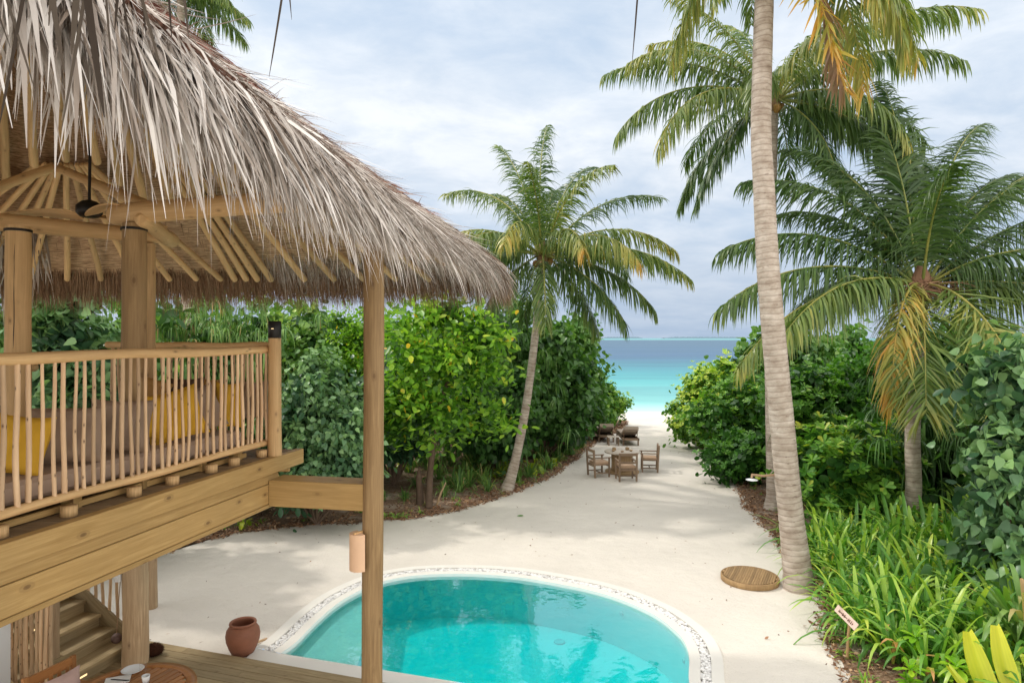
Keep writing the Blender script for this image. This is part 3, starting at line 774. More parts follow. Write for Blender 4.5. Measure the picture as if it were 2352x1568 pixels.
for px, D_, r, y0, y1 in ((308, 5.2, .0945, 560, 800), (42, 5.0, .089, 560, 800)):
    mb = MB(); a = pt(px - 9, y0, D_ - r * .94); b = pt(px - 11, y1, D_ - r * .94); pts = [a.lerp(b, i / 8) + Vector((random.uniform(-.003, .003), 0, 0)) for i in range(9)]
    mb.tube(pts, [.0005] + [.0028] * 7 + [.0005], 5); put(mb, 'crack', M['black'], pav)
# lower posts, under the platform
post('post', (-5.12, 8.86, TZ - .1), (-5.12, 8.86, 2.6), .165, M['post_pale'], wob=.02, taper=.93)
post('post', (-6.02, 10.9, 0), (-6.02, 10.9, 2.6), .10, M['post_pale'], wob=.03, taper=.95)
post('post', (-5.86, 8.3, 0), (-5.86, 8.3, 2.9), .10, M['post_pale'], wob=.02)
post('post', (-6.6, 4.5, 0), (-6.6, 4.5, ZD - .2), .12, M['post'], wob=.02)
post('post', (-6.9, 6.6, 0), (-6.9, 6.6, EYE + 1.0), .10, M['post'], wob=.02)
post('post', (-3.0, 2.2, 0), (-3.0, 2.2, ZD - .2), .12, M['post'], wob=.02)

# railing
def railing(root, P0, P1, ztop, zbot, rt, rb, nb, rs, name='railing', zbase=None):
    d = (P1 - P0)
    rl = bpy.data.objects.new(name, None); COL.objects.link(rl); rl.parent = root; rl.location = P0 - root_world(root)
    def wav(a, b, r, m):
        mb = MB(); K = 16; pts = [a.lerp(b, i / K) + Vector((0, 0, .006 * math.sin(i * .9 + m))) for i in range(K + 1)]
        rr = [r * (1 + .05 * math.sin(i * 1.3 + m)) for i in range(K + 1)]
        mb.tube(pts, rr, 14, round_ends=True); return mb
    o = wav(Vector((P0.x, P0.y, ztop)), Vector((P1.x, P1.y, ztop)), rt, 0); put(o, 'top_rail', M['pole'], rl)
    o = wav(Vector((P0.x, P0.y, zbot)), Vector((P1.x, P1.y, zbot)), rb, 2); put(o, 'bottom_rail', M['pole'], rl)
    for i in range(nb):
        t = (i + .5 + random.uniform(-.16, .16)) / nb; b = P0.lerp(P1, t); K = 9; r = rs * random.uniform(.8, 1.18)
        ph = random.random() * 6; am = random.uniform(.003, .008); lean = random.uniform(-.012, .012); pts = []; rr = []
        for k in range(K + 1):
            u = k / K; z = zbot + (ztop - zbot) * u
            off = d.normalized() * (am * math.sin(u * 7 + ph) + lean * (u - .5)) + Vector((-d.y, d.x, 0)).normalized() * am * math.cos(u * 6 + ph)
            pts.append(Vector((b.x, b.y, z)) + off); rr.append(r * (1.10 - .2 * u) * (1 + random.uniform(-.07, .09)))
        mb = MB(); mb.tube(pts, rr, 9, cap=False); put(mb, 'baluster', M['stick'], rl)
    return rl
P0 = eb(2.6, 0, -.125); P1 = eb(6.42, 0, -.125)
rl = railing(pav, P0, P1, EYE - .118, EYE - 1.025, .037, .029, 50, .0135)
for t in (.30, .42, .56, .66, .78, .86, .97):
    mb = MB(); c_ = P0.lerp(P1, t); mb.lathe([(.0, 0), (.050, 0), (.050, .065), (0, .065)], Vector((c_.x, c_.y, ZD)), 16); put(mb, 'spacer_block', M['pole'], rl)
np_ = Vector((-2.325, 6.40, 0))
rp_ = MB(); rp_.tube([np_ + Vector((0, 0, z)) for z in (ZD, ZD + .3, ZD + .7, EYE - .0, EYE + .005)], [.068, .063, .062, .060, .059], 16); put(rp_, 'newel_post', M['pole'], rl)
mb = MB(); mb.lathe([(.0, .165), (.056, .165), (.062, .16), (.062, .0), (.059, -.002)], np_ + Vector((0, 0, EYE)), 20); put(mb, 'post_cap', M['black'], rl)
mb = MB(); mb.box(np_ + Vector((.0, -.0628, EYE + .09)), .022, .004, .007); put(mb, 'cap_glow', M['glow'], rl)
# back rail
railing(pav, pt(640, 0, 6.5) * Vector((1, 1, 0)) if False else Vector((-2.36, 6.47, 0)), Vector((-4.1, 6.62, 0)), EYE - .075, EYE - 1.03, .032, .028, 19, .0165)
railing(pav, Vector((-4.9, 6.7, 0)), Vector((-7.0, 6.75, 0)), EYE - .30, EYE - 1.03, .045, .028, 16, .02)

# roof: four planes from a high apex to rounded eaves
AP = Vector((-4.55, 6.3, EYE + 3.86)); ZE = EYE + .95
def eave(t):            # closed path around the eave, t in 0..1, rounded rectangle
    x0, x1, y0, y1, r = -8.3, -0.06, .95, 10.6, .45
    segs = []
    n_ = 10
    pts = []
    for cx, cy, a0 in ((x1 - r, y1 - r, 0), (x0 + r, y1 - r, 90), (x0 + r, y0 + r, 180), (x1 - r, y0 + r, 270)):
        for k in range(n_ + 1):
            a = math.radians(a0 + 90 * k / n_); pts.append(Vector((cx + r * math.cos(a), cy + r * math.sin(a), ZE)))
    return pts
EV = []
_e = eave(0)
for i in range(len(_e)):
    a = _e[i]; b = _e[(i + 1) % len(_e)]; L = (b - a).length; m2 = max(1, int(L / .25))
    for k in range(m2): EV.append(a.lerp(b, k / m2))
def skew(p):            # the right-hand eave runs slightly inwards towards the viewer
    t = max(0, (10.5 - p.y) / 9.5) ** .6; k = max(0, (p.x + 4.5) / 4.2)
    return Vector((p.x - 1.36 * t * k, p.y, p.z))
EV = [skew(p) for p in EV]
NE = len(EV)
def thick(u): return .22 * (1 - .15 * u)
def roof_pt(i, u, top):  # u: 0 eave, 1 apex
    p = EV[i % NE].lerp(AP, u)
    sag = -.10 * math.sin(PI * min(1, u * 1.0)) if top else 0
    if top: p = p + Vector((0, 0, thick(u) + sag + .05))
    return p
KU = 14
roof = bpy.data.objects.new('roof', None); COL.objects.link(roof); roof.parent = pav; roof.location = AP - Vector(pav.location)
for top, mname, nm in ((True, 'core', 'thatch_bed'), (False, 'under', 'thatch_lining')):
    mb = MB(); V = []; us = []; fs = []; cl = 0; cum = []
    for i in range(NE + 1): cum.append(cl); cl += (EV[(i + 1) % NE] - EV[i % NE]).length
    for i in range(NE + 1):
        for k in range(KU + 1): V.append(roof_pt(i, k / KU, top))
    for i in range(NE):
        for k in range(KU):
            q = (i * (KU + 1) + k, (i + 1) * (KU + 1) + k, (i + 1) * (KU + 1) + k + 1, i * (KU + 1) + k + 1)
            fs.append(q if top else q[::-1]); uq = [(cum[i], k * .36), (cum[i + 1], k * .36), (cum[i + 1], k * .36 + .36), (cum[i], k * .36 + .36)]; us.append(uq if top else uq[::-1])
    if top:
        b0 = len(V)
        for i in range(NE + 1): V += [roof_pt(i, 0, True), roof_pt(i, 0, False)]
        for i in range(NE):
            fs.append((b0 + 2 * i, b0 + 2 * i + 1, b0 + 2 * i + 3, b0 + 2 * i + 2)); us.append([(0, 0)] * 4)
    mb.add(V, fs, us, .5, 0, True); put(mb, nm, M[mname], roof)

# thatch leaves
EVn = np.array([p[:] for p in EV]); APn = np.array(AP[:])
seglen = np.linalg.norm(np.roll(EVn, -1, 0) - EVn, axis=1)
def eave_sample(n, sel):
    """random positions along the eave; sel(x,y)->bool keeps only a stretch"""
    idx = np.array([i for i in range(NE) if sel(*(EVn[i][:2]))]); p = seglen[idx] / seglen[idx].sum()
    i = rng.choice(idx, n, p=p); t = rng.random(n)[:, None]; j = (i + 1) % NE
    P = EVn[i] * (1 - t) + EVn[j] * t; tg = EVn[j] - EVn[i]; tg /= np.linalg.norm(tg, axis=1, keepdims=True)
    return P, tg
def thatch(n, sel, u0, u1, L0, L1, W0, W1, lift0, lift1, hang, jit, prof, tint, lf, mi=0, yaw=0.0, upow=1.0):
    P, tg = eave_sample(n, sel); jit = jit * 1.25
    u = (u0 + (u1 - u0) * rng.random(n) ** upow)[:, None]
    down = P - APn; down /= np.linalg.norm(down, axis=1, keepdims=True)
    th = .22 * (1 - .15 * u) - .10 * np.sin(PI * np.clip(u, 0, 1)) + .05
    B = P + (APn - P) * u; lift = U(lift0, lift1, n)[:, None]; B[:, 2:3] += th * lift
    B += tg * U(-.1, .1, n)[:, None]
    d = down + tg * (np.clip(rng.normal(size=(n, 1)), -2, 2) * jit + yaw) + np.clip(rng.normal(size=(n, 3)), -2, 2) * jit * .35
    wv_ = tg + rng.normal(size=(n, 3)) * .45
    curl = np.clip(rng.normal(size=(n, 3)), -2, 2) * .08
    lf.strips(B, d, wv_, U(L0, L1, n), U(W0, W1, n), prof, U(hang[0], hang[1], n), np.clip(rng.normal(tint, .24, n), 0, 1), 0, 0, curl, mi)
R_ = lambda x, y: x > -1.7 and 1.3 < y < 9.75            # right slope
Fa = lambda x, y: y > 9.7                          # far eave and the corner
Cn = lambda x, y: y > 8.2 and x > -3.6             # around the right far corner
Le = lambda x, y: x < -7.4 or y < 1.35
lf = Leafs()
P4 = [(0, .7), (.3, 1), (.65, .8), (1, .08)]
# right eave: the thick shaggy fringe, near part coarse
thatch(8200, R_, .04, .17, .38, .68, .006, .019, .4, 1.12, (.15, .50), .17, P4, .62, lf)
thatch(7000, R_, .00, .07, .18, .40, .004, .011, .35, 1.0, (.3, 1.0), .26, P4, .55, lf)
Rn = lambda x, y: x > -1.8 and .96 < y < 5.6
thatch(3600, Rn, .02, .13, .40, .80, .009, .026, .35, 1.1, (.30, 1.0), .20, P4, .74, lf)
thatch(300, R_, .00, .04, .45, .80, .005, .014, .3, 1.0, (.8, 1.8), .22, P4, .72, lf)
thatch(6500, R_, .06, .20, .35, .65, .005, .014, .9, 1.08, (.04, .18), .17, P4, .66, lf)
thatch(1500, R_, .04, .42, .25, .7, .004, .010, 1.0, 1.14, (.0, .25), .75, P4, .95, lf)
# corner
thatch(8200, Cn, .0, .16, .35, .75, .005, .014, .5, 1.12, (.4, 1.1), .20, P4, .55, lf)
thatch(5200, Cn, .08, .20, .40, .75, .006, .016, .92, 1.12, (.05, .25), .16, P4, .52, lf)
put_roof = lf.build('eave_fringe', M['thatch'], roof); put_roof.data.transform(Matrix.Translation(-AP))
lf = Leafs()
thatch(15000, Fa, -.02, .06, .28, .62, .004, .011, -.05, .9, (.8, 2.2), .13, P4, .40, lf)
thatch(3500, Fa, .02, .35, .4, .8, .008, .018, .9, 1.1, (.1, .3), .15, P4, .5, lf)
o = lf.build('far_fringe', M['thatch_brown'], roof); o.data.transform(Matrix.Translation(-AP))
lf = Leafs()
thatch(10500, lambda x, y: x > -1.9 or y > 9.7, .16, 1.0, .16, .36, .008, .020, .97, 1.12, (.0, .12), .22, P4, .35, lf, upow=.85)
thatch(900, lambda x, y: x > -1.9 or y > 9.7, .16, .55, .2, .5, .004, .010, 1.0, 1.12, (.0, .2), .6, P4, .95, lf, upow=1.2)
o = lf.build('upper_thatch', M['thatch_red'], roof); o.data.transform(Matrix.Translation(-AP))
lf = Leafs()
thatch(4000, Le, -.02, .3, .5, 1.0, .02, .05, .0, 1.1, (.3, .9), .15, P4, .5, lf)
o = lf.build('rear_thatch', M['thatch'], roof); o.data.transform(Matrix.Translation(-AP))

# rafters
def pole(a, b, r0, r1, name, root, mat='pole', n=12):
    a = Vector(a); b = Vector(b); K = 6; pts = [a.lerp(b, i / K) + Vector((random.uniform(-.006, .006), random.uniform(-.006, .006), random.uniform(-.004, .004))) for i in range(K + 1)]
    mb = MB(); mb.tube(pts, [r0 + (r1 - r0) * i / K for i in range(K + 1)], n, round_ends=True); return put(mb, name, M[mat], root)
def plane_drop(p, amt=.06): return p - Vector((0, 0, amt))
yE = 10.46
def far_eave(px): return Vector(((px - CX) / F * yE, yE, ZE - .01))
P2 = Vector((-5.70, 8.35, ZE + (10.5 - 8.35) * (2.77 / 4.2) - .10))
for px in (-270, -150, -60, 10, 68, 154, 233, 310, 389, 451, 508):
    e = far_eave(px); s_ = P2.lerp(e, .03) + Vector(((px - 150) / 1500, 0, 0)); pole(s_, e, .036, .044, 'rafter', roof)
top = AP - Vector((0, 0, .12))
for px in (540, 566, 592, 622, 700, 768, 835, 908, 985):
    e = far_eave(px); s_ = top.lerp(e, .10); pole(s_, e, .040, .050, 'rafter', roof)
for y in (9.7, 8.9, 8.2, 7.5, 6.8, 6.1, 5.4, 4.7, 4.0, 3.3, 2.5):
    xe = min(EV, key=lambda p: abs(p.y - y) + (0 if p.x > -3 else 99)).x - .16
    e = Vector((xe, y, ZE + .02)); s_ = top.lerp(e, .12); pole(s_, e - Vector((0, 0, .03)), .040, .050, 'rafter', roof)
for y in (9, 7.5, 6, 4.5, 3):
    e = Vector((-8.1, y, ZE)); s_ = top.lerp(e, .12); pole(s_, e, .040, .050, 'rafter', roof)
for x in (-7, -6, -5, -4, -3):
    e = Vector((x, 1.2, ZE)); s_ = top.lerp(e, .12); pole(s_, e, .040, .050, 'rafter', roof)
def farplane(px, py):
    D = (.95 + .63 * 10.6 - .12) / ((HY - py) / F + .63); return pt(px, py, D)
for x0_, y0_, x1_, y1_ in ((-60, 150, -70, 440), (0, 110, 14, 418), (60, 90, 78, 378), (120, 60, 150, 366), (160, 40, 222, 372), (190, 40, 275, 420), (220, 50, 330, 455), (250, 80, 400, 470), (300, 120, 470, 476), (350, 150, 540, 470), (400, 190, 600, 465)):
    pole(farplane(x0_, y0_), farplane(x1_, y1_), .046, .052, 'rafter', roof)
# ring beams
pole(pt(268, 492, 5.24), pt(700, 460, 4.75), .088, .078, 'ring_beam', pav)
pole(pt(-160, 495, 5.0), pt(378, 545, 6.1), .075, .065, 'ring_beam', pav)
pole(pt(330, 505, 5.1), pt(392, 552, 6.3), .06, .07, 'ring_beam', pav)
pole(pt(120, 385, 7.6), pt(-250, 520, 6.6), .05, .06, 'ring_beam', pav)
pole(pt(130, 385, 7.7), pt(330, 470, 6.6), .05, .06, 'ring_beam', pav)

# ceiling fan
fan = thing('ceiling_fan', pt(205, 482, 5.6), 'black ceiling fan with three carved wooden blades hanging under the thatch', 'ceiling fan')
fc = Vector(fan.location)
mb = MB(); mb.tube([fc + Vector((0, 0, .03)), fc + Vector((.03, 0, 2.3))], [.012, .012], 8); put(mb, 'down_rod', M['black'], fan)
mb = MB(); mb.lathe([(0, -.06), (.07, -.06), (.10, -.03), (.10, .03), (.06, .07), (.0, .09)], fc, 20); put(mb, 'motor', M['black'], fan)
for a in (183, 318, 62):
    a = math.radians(a); d_ = Vector((math.cos(a), math.sin(a), 0)); s_ = Vector((-d_.y, d_.x, 0)); mb = MB(); V = []; K = 10
    for i in range(K + 1):
        t = i / K; wd = .045 + .05 * math.sin(PI * t ** .7) * (1 - .3 * t); tw = .35 * (1 - t)
        c_ = fc + d_ * (.07 + .62 * t) + Vector((0, 0, -.05 + .02 * math.sin(t * 3)))
        for sg in (-1, 1):
            q = c_ + s_ * wd * sg * math.cos(tw) + Vector((0, 0, wd * sg * math.sin(tw) + .0)); V += [q + Vector((0, 0, .006)), q - Vector((0, 0, .006))]
    fs = []
    for i in range(K):
        b = 4 * i; fs += [(b, b + 4, b + 6, b + 2), (b + 1, b + 3, b + 7, b + 5), (b, b + 1, b + 5, b + 4), (b + 2, b + 6, b + 7, b + 3)]
    fs += [(0, 2, 3, 1), (4 * K, 4 * K + 1, 4 * K + 3, 4 * K + 2)]
    mb.add(V, fs, [[(0, 0), (.1, 0), (.1, .1), (0, .1)]] * len(fs), .8, 0); put(mb, 'blade', M['pole'], fan)

# wall lamp on the tall post
lc = Vector((-1.455, 6.02, EYE - 1.80))
lamp = thing('wall_lamp', lc, 'half round parchment wall lamp on the tall timber post', 'wall lamp')
def halfcyl(mb, c, r, z0, z1, n=16, a0=90, a1=270, rz=0, cap=True):
    V = []; 
    for k in range(n + 1):
        a = math.radians(a0 + (a1 - a0) * k / n + rz); V += [Vector((c.x + r * math.cos(a), c.y + r * math.sin(a), z0)), Vector((c.x + r * math.cos(a), c.y + r * math.sin(a), z1))]
    fs = [(2 * i, 2 * i + 1, 2 * i + 3, 2 * i + 2) for i in range(n)]
    mb.add(V, fs, [[(0, 0)] * 4] * n, .5, 0, True)
    if cap: mb.add([V[2 * i + 1] for i in range(n + 1)], [tuple(range(n + 1))], [[(0, 0)] * (n + 1)]); mb.add([V[2 * i] for i in range(n + 1)], [tuple(range(n, -1, -1))], [[(0, 0)] * (n + 1)])
mb = MB(); halfcyl(mb, lc + Vector((.045, .02, 0)), .092, lc.z - .335, lc.z, rz=35, a0=80, a1=280); put(mb, 'lamp_shade', M['shade'], lamp)
mb = MB(); b0 = lc + Vector((.055, .03, -.165)); mb.box(b0, .02, .17, .36, rz=math.radians(-35) * -1 * -1, tint=.9); put(mb, 'back_plate', M['pole'], lamp)

# ------------------------------------------------------------------ daybed and cushions
ZM = EYE - .88
db = thing('daybed', (-3.6, 5, ZD), 'long taupe daybed mattress on a timber frame along the stick railing', 'daybed')
def inn(D, off, z): return eb(D, z, -off)
mb = MB()
a = inn(2.4, .62, ZM - .07); b = inn(6.15, .62, ZM - .07); mb.beam(a, b, .78, .14, up=(0, 0, 1), tint=.5, bev=.03); put(mb, 'mattress', M['mattress'], db)
for off in (.235, .60, .97):
    mb = MB()
    for z in (ZM - .165, ZM - .24): mb.beam(inn(2.4, off, z), inn(6.2, off, z), .035, .042, up=(0, 0, 1))
    put(mb, 'frame_rail', M['pine'], db)
for D_ in (2.8, 3.55, 4.35, 4.95, 5.6, 6.1):
    for off in (.26, .95): mb = MB(); p = inn(D_, off, 0); mb.beam(Vector((p.x, p.y, ZD + .002)), Vector((p.x, p.y, ZM - .14)), .09, .09); put(mb, 'leg', M['pine'], db)
mb = MB(); mb.beam(Vector((-6.6, 6.15, ZM + .03)), Vector((-3.35, 6.25, ZM + .03)), .35, .34, up=(0, 0, 1), bev=.06); put(mb, 'bolster', M['mattress'], db)
mb = MB(); mb.beam(Vector((-6.6, 5.85, ZM - .07)), Vector((-3.3, 5.95, ZM - .07)), .9, .14, up=(0, 0, 1), bev=.04); put(mb, 'mattress', M['mattress'], db)

def cushion(name, c, wdt, hgt, dep, face, roll, mat, label, lean=-.25, cat='cushion', group='cushions on the daybed'):
    """soft square cushion with pulled corners, standing at c (centre)"""
    n = 14; V = []; fs = []; us = []; sd = random.random() * 10
    for side in (1, -1):
        for i in range(n + 1):
            for j in range(n + 1):
                u = -1 + 2 * i / n; v = -1 + 2 * j / n
                puff = max(0, (1 - u ** 4) * (1 - v ** 4)) ** .55
                pin = 1 - .10 * (1 - u * u) * abs(v) ** 3 - .0
                pin2 = 1 - .10 * (1 - v * v) * abs(u) ** 3
                wr = .05 * math.sin(3.1 * u + 2.3 * v + sd) * puff + .03 * math.sin(7 * u - 5 * v + sd)
                V.append(Vector((u * wdt / 2 * pin2, side * dep / 2 * puff * (1 + wr * 3), v * hgt / 2 * pin)))
    m2 = (n + 1) ** 2
    for s_ in range(2):
        for i in range(n):
            for j in range(n):
                a = s_ * m2 + i * (n + 1) + j; q = (a, a + 1, a + n + 2, a + n + 1); fs.append(q if s_ == 0 else q[::-1]); us.append([(i / n, j / n)] * 4)
    mb = MB(); R = Matrix.Rotation(face, 3, 'Z') @ Matrix.Rotation(lean, 3, 'X') @ Matrix.Rotation(roll, 3, 'Y')
    mb.add([R @ p for p in V], fs, us, .5, 0, True); o = mb.build(name, M[mat]); o.location = c
    return tag(o, label, cat, group)
def cush(px0, px1, y0, y1, D, mat, label, face=.0, roll=0, ws=1.0):
    D = max(D, 3.765 / (.211 + (CX - (px0 + px1) / 2) / F) + .34 + (.45 if D > 5.7 and y0 < 870 else 0)); c = pt((px0 + px1) / 2, (y0 + y1) / 2, D); cushion('cushion', c, (px1 - px0) / F * D * ws, (y1 - y0) / F * D, .17, face, roll, mat, label)
cush(-30, 108, 950, 1092, 3.95, 'yellow', 'mustard yellow cushion at the left end of the picture, behind the first balusters', .15, .12)
cush(68, 236, 934, 1066, 4.3, 'taupe', 'large taupe cushion right behind the leftmost yellow one', .2, -.04)
cush(210, 344, 915, 1040, 4.65, 'taupe', 'second large taupe cushion, left of the leaning yellow pair', .3, .05)
cush(306, 385, 905, 1008, 4.95, 'yellow', 'yellow cushion wedged between the taupe cushion and the big yellow one', .9, .2)
cush(336, 462, 893, 1014, 5.05, 'yellow', 'big mustard yellow cushion leaning in the middle of the daybed', .5, -.25)
cush(300, 388, 866, 925, 5.75, 'tan', 'tan cushion standing behind the yellow pair', .3, .35)
cush(385, 465, 866, 950, 5.9, 'brown_cloth', 'dark brown cushion at the back between yellow cushions', .2, .0)
cush(420, 508, 886, 994, 5.45, 'taupe', 'taupe cushion to the right of the big yellow one', .8, -.3)
cush(498, 556, 876, 984, 5.75, 'yellow', 'narrow looking yellow cushion near the end of the railing', .9, .08)
cush(552, 616, 872, 962, 6.15, 'taupe', 'taupe cushion at the far right end of the daybed by the capped post', .4, .0)
cush(455, 500, 868, 940, 6.0, 'tan', 'small tan cushion behind the taupe one by the last yellow cushion', .2, .1)

# ------------------------------------------------------------------ overhead eave of the viewer's own villa
ev = thing('villa_eave', (0, .2, EYE + 1.35), 'edge of the thatched eave overhead with long dry leaves hanging into view', 'eave')
mb = MB(); mb.beam(Vector((-3.0, -.9, EYE + 1.55)), Vector((3.0, -.9, EYE + 1.55)), 3.2, .28, up=(0, .30, 1), bev=.05); put(mb, 'thatch_bed', M['core'], ev)
lf = Leafs(); n = 2600
B = np.stack([U(-3, 3, n), U(.25, .62, n), U(EYE + .95, EYE + 1.30, n)], 1); dd = np.stack([rng.normal(0, .12, n), U(.3, 1.0, n), U(-.8, -.2, n)], 1)
lf.strips(B, dd, np.tile([1., 0, 0], (n, 1)) + rng.normal(size=(n, 3)) * .3, U(.12, .26, n), U(.008, .02, n), P4, .6, U(.2, .7, n)); o = lf.build('fringe', M['thatch'], ev); o.data.transform(Matrix.Translation(-Vector(ev.location)))
hang = [  # px, y_end, width px, distance, lean px, y start offset
    (0, 110, 5, 1.05, 60), (135, 60, 8, 1.0, -4), (118, 165, 12, .95, 30), (190, 125, 14, 1.0, -6), (212, 270, 13, 1.05, 34), (168, 300, 6, 1.1, -48), (283, 75, 7, 1.1, -4),
    (318, 88, 5, 1.2, 4), (377, 92, 5, 1.2, 2), (416, 90, 6, 1.2, 8), (354, 180, 6, 1.15, 55), (290, 170, 4, 1.2, 24), (240, 180, 4, 1.3, 8), (651, 46, 4, 1.1, 4), (641, 178, 4, 1.1, -28), (1489, 150, 5, .8, -8), (60, 210, 5, 1.2, 70), (20, 300, 6, 1.2, -50)]
for px, ye, wpx_, D_, lean in hang:
    e = pt(px, ye, D_); s_ = pt(px - lean, -60, D_ * 1.0); s2 = s_ + (s_ - e).normalized() * .35; s2.z = max(s2.z, EYE + 1.0)
    lf = Leafs(); dv = np.array([(e - s2)[:]]); wd = wpx_ / F * D_
    mid = np.array([[.03 * np.sign(lean + .01), 0, 0]])
    lf.strips(np.array([s2[:]]), dv, np.array([[1., .35, 0.]]), (e - s2).length, wd * 1.6, [(0, .8), (.2, 1), (.4, 1), (.6, .9), (.8, .75), (.93, .5), (1, .12)], 0, .15 if px > 500 else random.choice([.0, .15, .4]), 0, .12, mid)
    o = lf.build('hanging_leaf', M['thatch_dark'], ev); o.data.transform(Matrix.Translation(-Vector(ev.location)))

# ------------------------------------------------------------------ staircase
st = thing('wooden_staircase', (-6, 8.6, TZ), 'timber staircase with small step lights climbing left from the terrace under the pavilion', 'staircase')
sd_ = Vector((.23, .97, 0)).normalized(); up_ = Vector((-.97, .23, 0))     # along the nosing / climbing direction
s0 = Vector((-5.30, 9.10, 0))
for k in range(9):
    a = s0 + up_ * .262 * k; z = TZ + .17 * (k + 1)
    mb = MB(); mb.beam(a - sd_ * 1.55 + up_ * .14 + Vector((0, 0, z - .022)), a + up_ * .14 + Vector((0, 0, z - .022)), .30, .044, up=(0, 0, 1)); put(mb, 'tread', M['deck_low'], st)
    mb = MB(); mb.beam(a - sd_ * 1.55 + up_ * .04 + Vector((0, 0, z - .117)), a + up_ * .04 + Vector((0, 0, z - .117)), .03, .148, up=(0, 0, 1)); put(mb, 'riser', M['deck_low'], st)
    mb = MB(); lp = a - sd_ * .75 + up_ * .022 + Vector((0, 0, z - .10)); mb.box(lp, .10, .006, .022, rz=math.atan2(sd_.y, sd_.x)); put(mb, 'step_light', M['glow'], st)
for off in (.03, -1.58):
    mb = MB(); mb.beam(s0 + sd_ * off - up_ * .02 + Vector((0, 0, TZ + .10)), s0 + sd_ * off + up_ * 2.4 + Vector((0, 0, TZ + .10 + 1.57)), .04, .30, up=(0, 0, 1)); put(mb, 'stringer', M['deck_low'], st)
def stick(p0, p1, r, root, mat='stick', name='baluster'):
    K = 8; pts = []; ph = random.random() * 6
    for k in range(K + 1): pts.append(p0.lerp(p1, k / K) + Vector((.007 * math.sin(k * .9 + ph), .006 * math.cos(k * .8 + ph), 0)))
    mb = MB(); mb.tube(pts, [r * (1.05 - .15 * k / K) * random.uniform(.93, 1.08) for k in range(K + 1)], 8); return put(mb, name, M[mat], root)
for k in range(17):
    t = k * .125; b = s0 + sd_ * .05 + up_ * (t + .04); z = TZ + .28 + t / .262 * .17
    stick(Vector((b.x, b.y, z)), Vector((b.x, b.y, z + .95)), .021, st)
hr0 = s0 + sd_ * .05 + Vector((0, 0, TZ + 1.2)); mb = MB(); mb.tube([hr0, hr0 + up_ * 2.2 + Vector((0, 0, 1.43))], [.035, .035], 10, round_ends=True); put(mb, 'handrail', M['pole'], st)
scr = thing('stick_screen', (-6.0, 7.75, TZ), 'screen of dark upright sticks beside the lower stairs', 'stick screen')
for k in range(9):
    x = 25 + k * 11.5; D_ = 7.7 + .03 * random.random(); p = pt(x, 776, D_)
    stick(Vector((p.x, p.y, TZ)), Vector((p.x + .01, p.y, 2.0)), random.uniform(.018, .026), scr, 'stick', 'stick')
mb = MB(); mb.beam(pt(15, 0, 7.75) * Vector((1, 1, 0)) + Vector((0, 0, 1.9)), pt(128, 0, 7.75) * Vector((1, 1, 0)) + Vector((0, 0, 1.9)), .05, .06, up=(0, 0, 1)); put(mb, 'cross_bar', M['pole'], scr)
wl = thing('white_pillar', pt(-60, 1568, 7.0) * Vector((1, 1, 0)), 'white plastered pillar cut by the left picture edge below the pavilion', 'pillar')
mb = MB(); c_ = Vector((-6.05, 7.2, 0)); mb.box(c_ + Vector((-.0, 0, .75)), .72, .5, 1.5, bev=.04); put(mb, 'shaft', M['white_wall'], wl)
mb = MB(); mb.box(c_ + Vector((-.0, 0, 1.53)), .78, .56, .06, bev=.02); put(mb, 'cap', M['white_wall'], wl)

sw = thing('outdoor_switch', Vector((-5.26, 8.73, 1.30)), 'small white weatherproof switch box on the thick pale post', 'switch')
mb = MB(); mb.box(Vector((-5.27, 8.735, 1.30)), .075, .05, .11, tint=.5, bev=.008); put(mb, 'housing', M['ceramic'], sw)
mb = MB(); mb.box(Vector((-5.27, 8.707, 1.30)), .022, .008, .035, tint=.5, bev=.002); put(mb, 'rocker', M['white_wall'], sw)

# hanging coconut and husk
hc = Vector((-5.33, 8.80, .46))
cn = thing('hanging_coconut', hc, 'coconut shell hanging on a rope beside the lowest stair', 'coconut')
mb = MB(); mb.lathe([(0, -.070), (.035, -.062), (.060, -.035), (.068, 0), (.058, .035), (.03, .06), (0, .068)], hc, 16); put(mb, 'shell', M['nut'], cn)
mb = MB(); mb.tube([hc + Vector((0, 0, .05)), hc + Vector((.02, .02, .5)), hc + Vector((.06, .03, 1.1))], [.006] * 3, 6); put(mb, 'cord', M['rope'], cn)
hk = pt(352, 1487, 9.05); hk.z = TZ + .085
lf = Leafs(); mb = MB(); mb.lathe([(0.001, -.13), (.045, -.115), (.078, -.06), (.088, 0), (.078, .06), (.045, .115), (0.001, .13)], (0, 0, 0), 18); lf.addmb(mb)
n = 1500; dn = unit(n); pb = dn * np.array([.085, .085, .125]); lf.strips(pb, dn + unit(n) * .5, unit(n), U(.012, .03, n), .003, [(0, 1), (1, .2)], .2, U(0, .5, n))
o = lf.build('coconut_husk', M['husk']); o.location = hk; o.rotation_euler = (1.35, .2, -.9); tag(o, 'dark hairy coconut husk lying on the terrace beside the thick post', 'coconut husk')

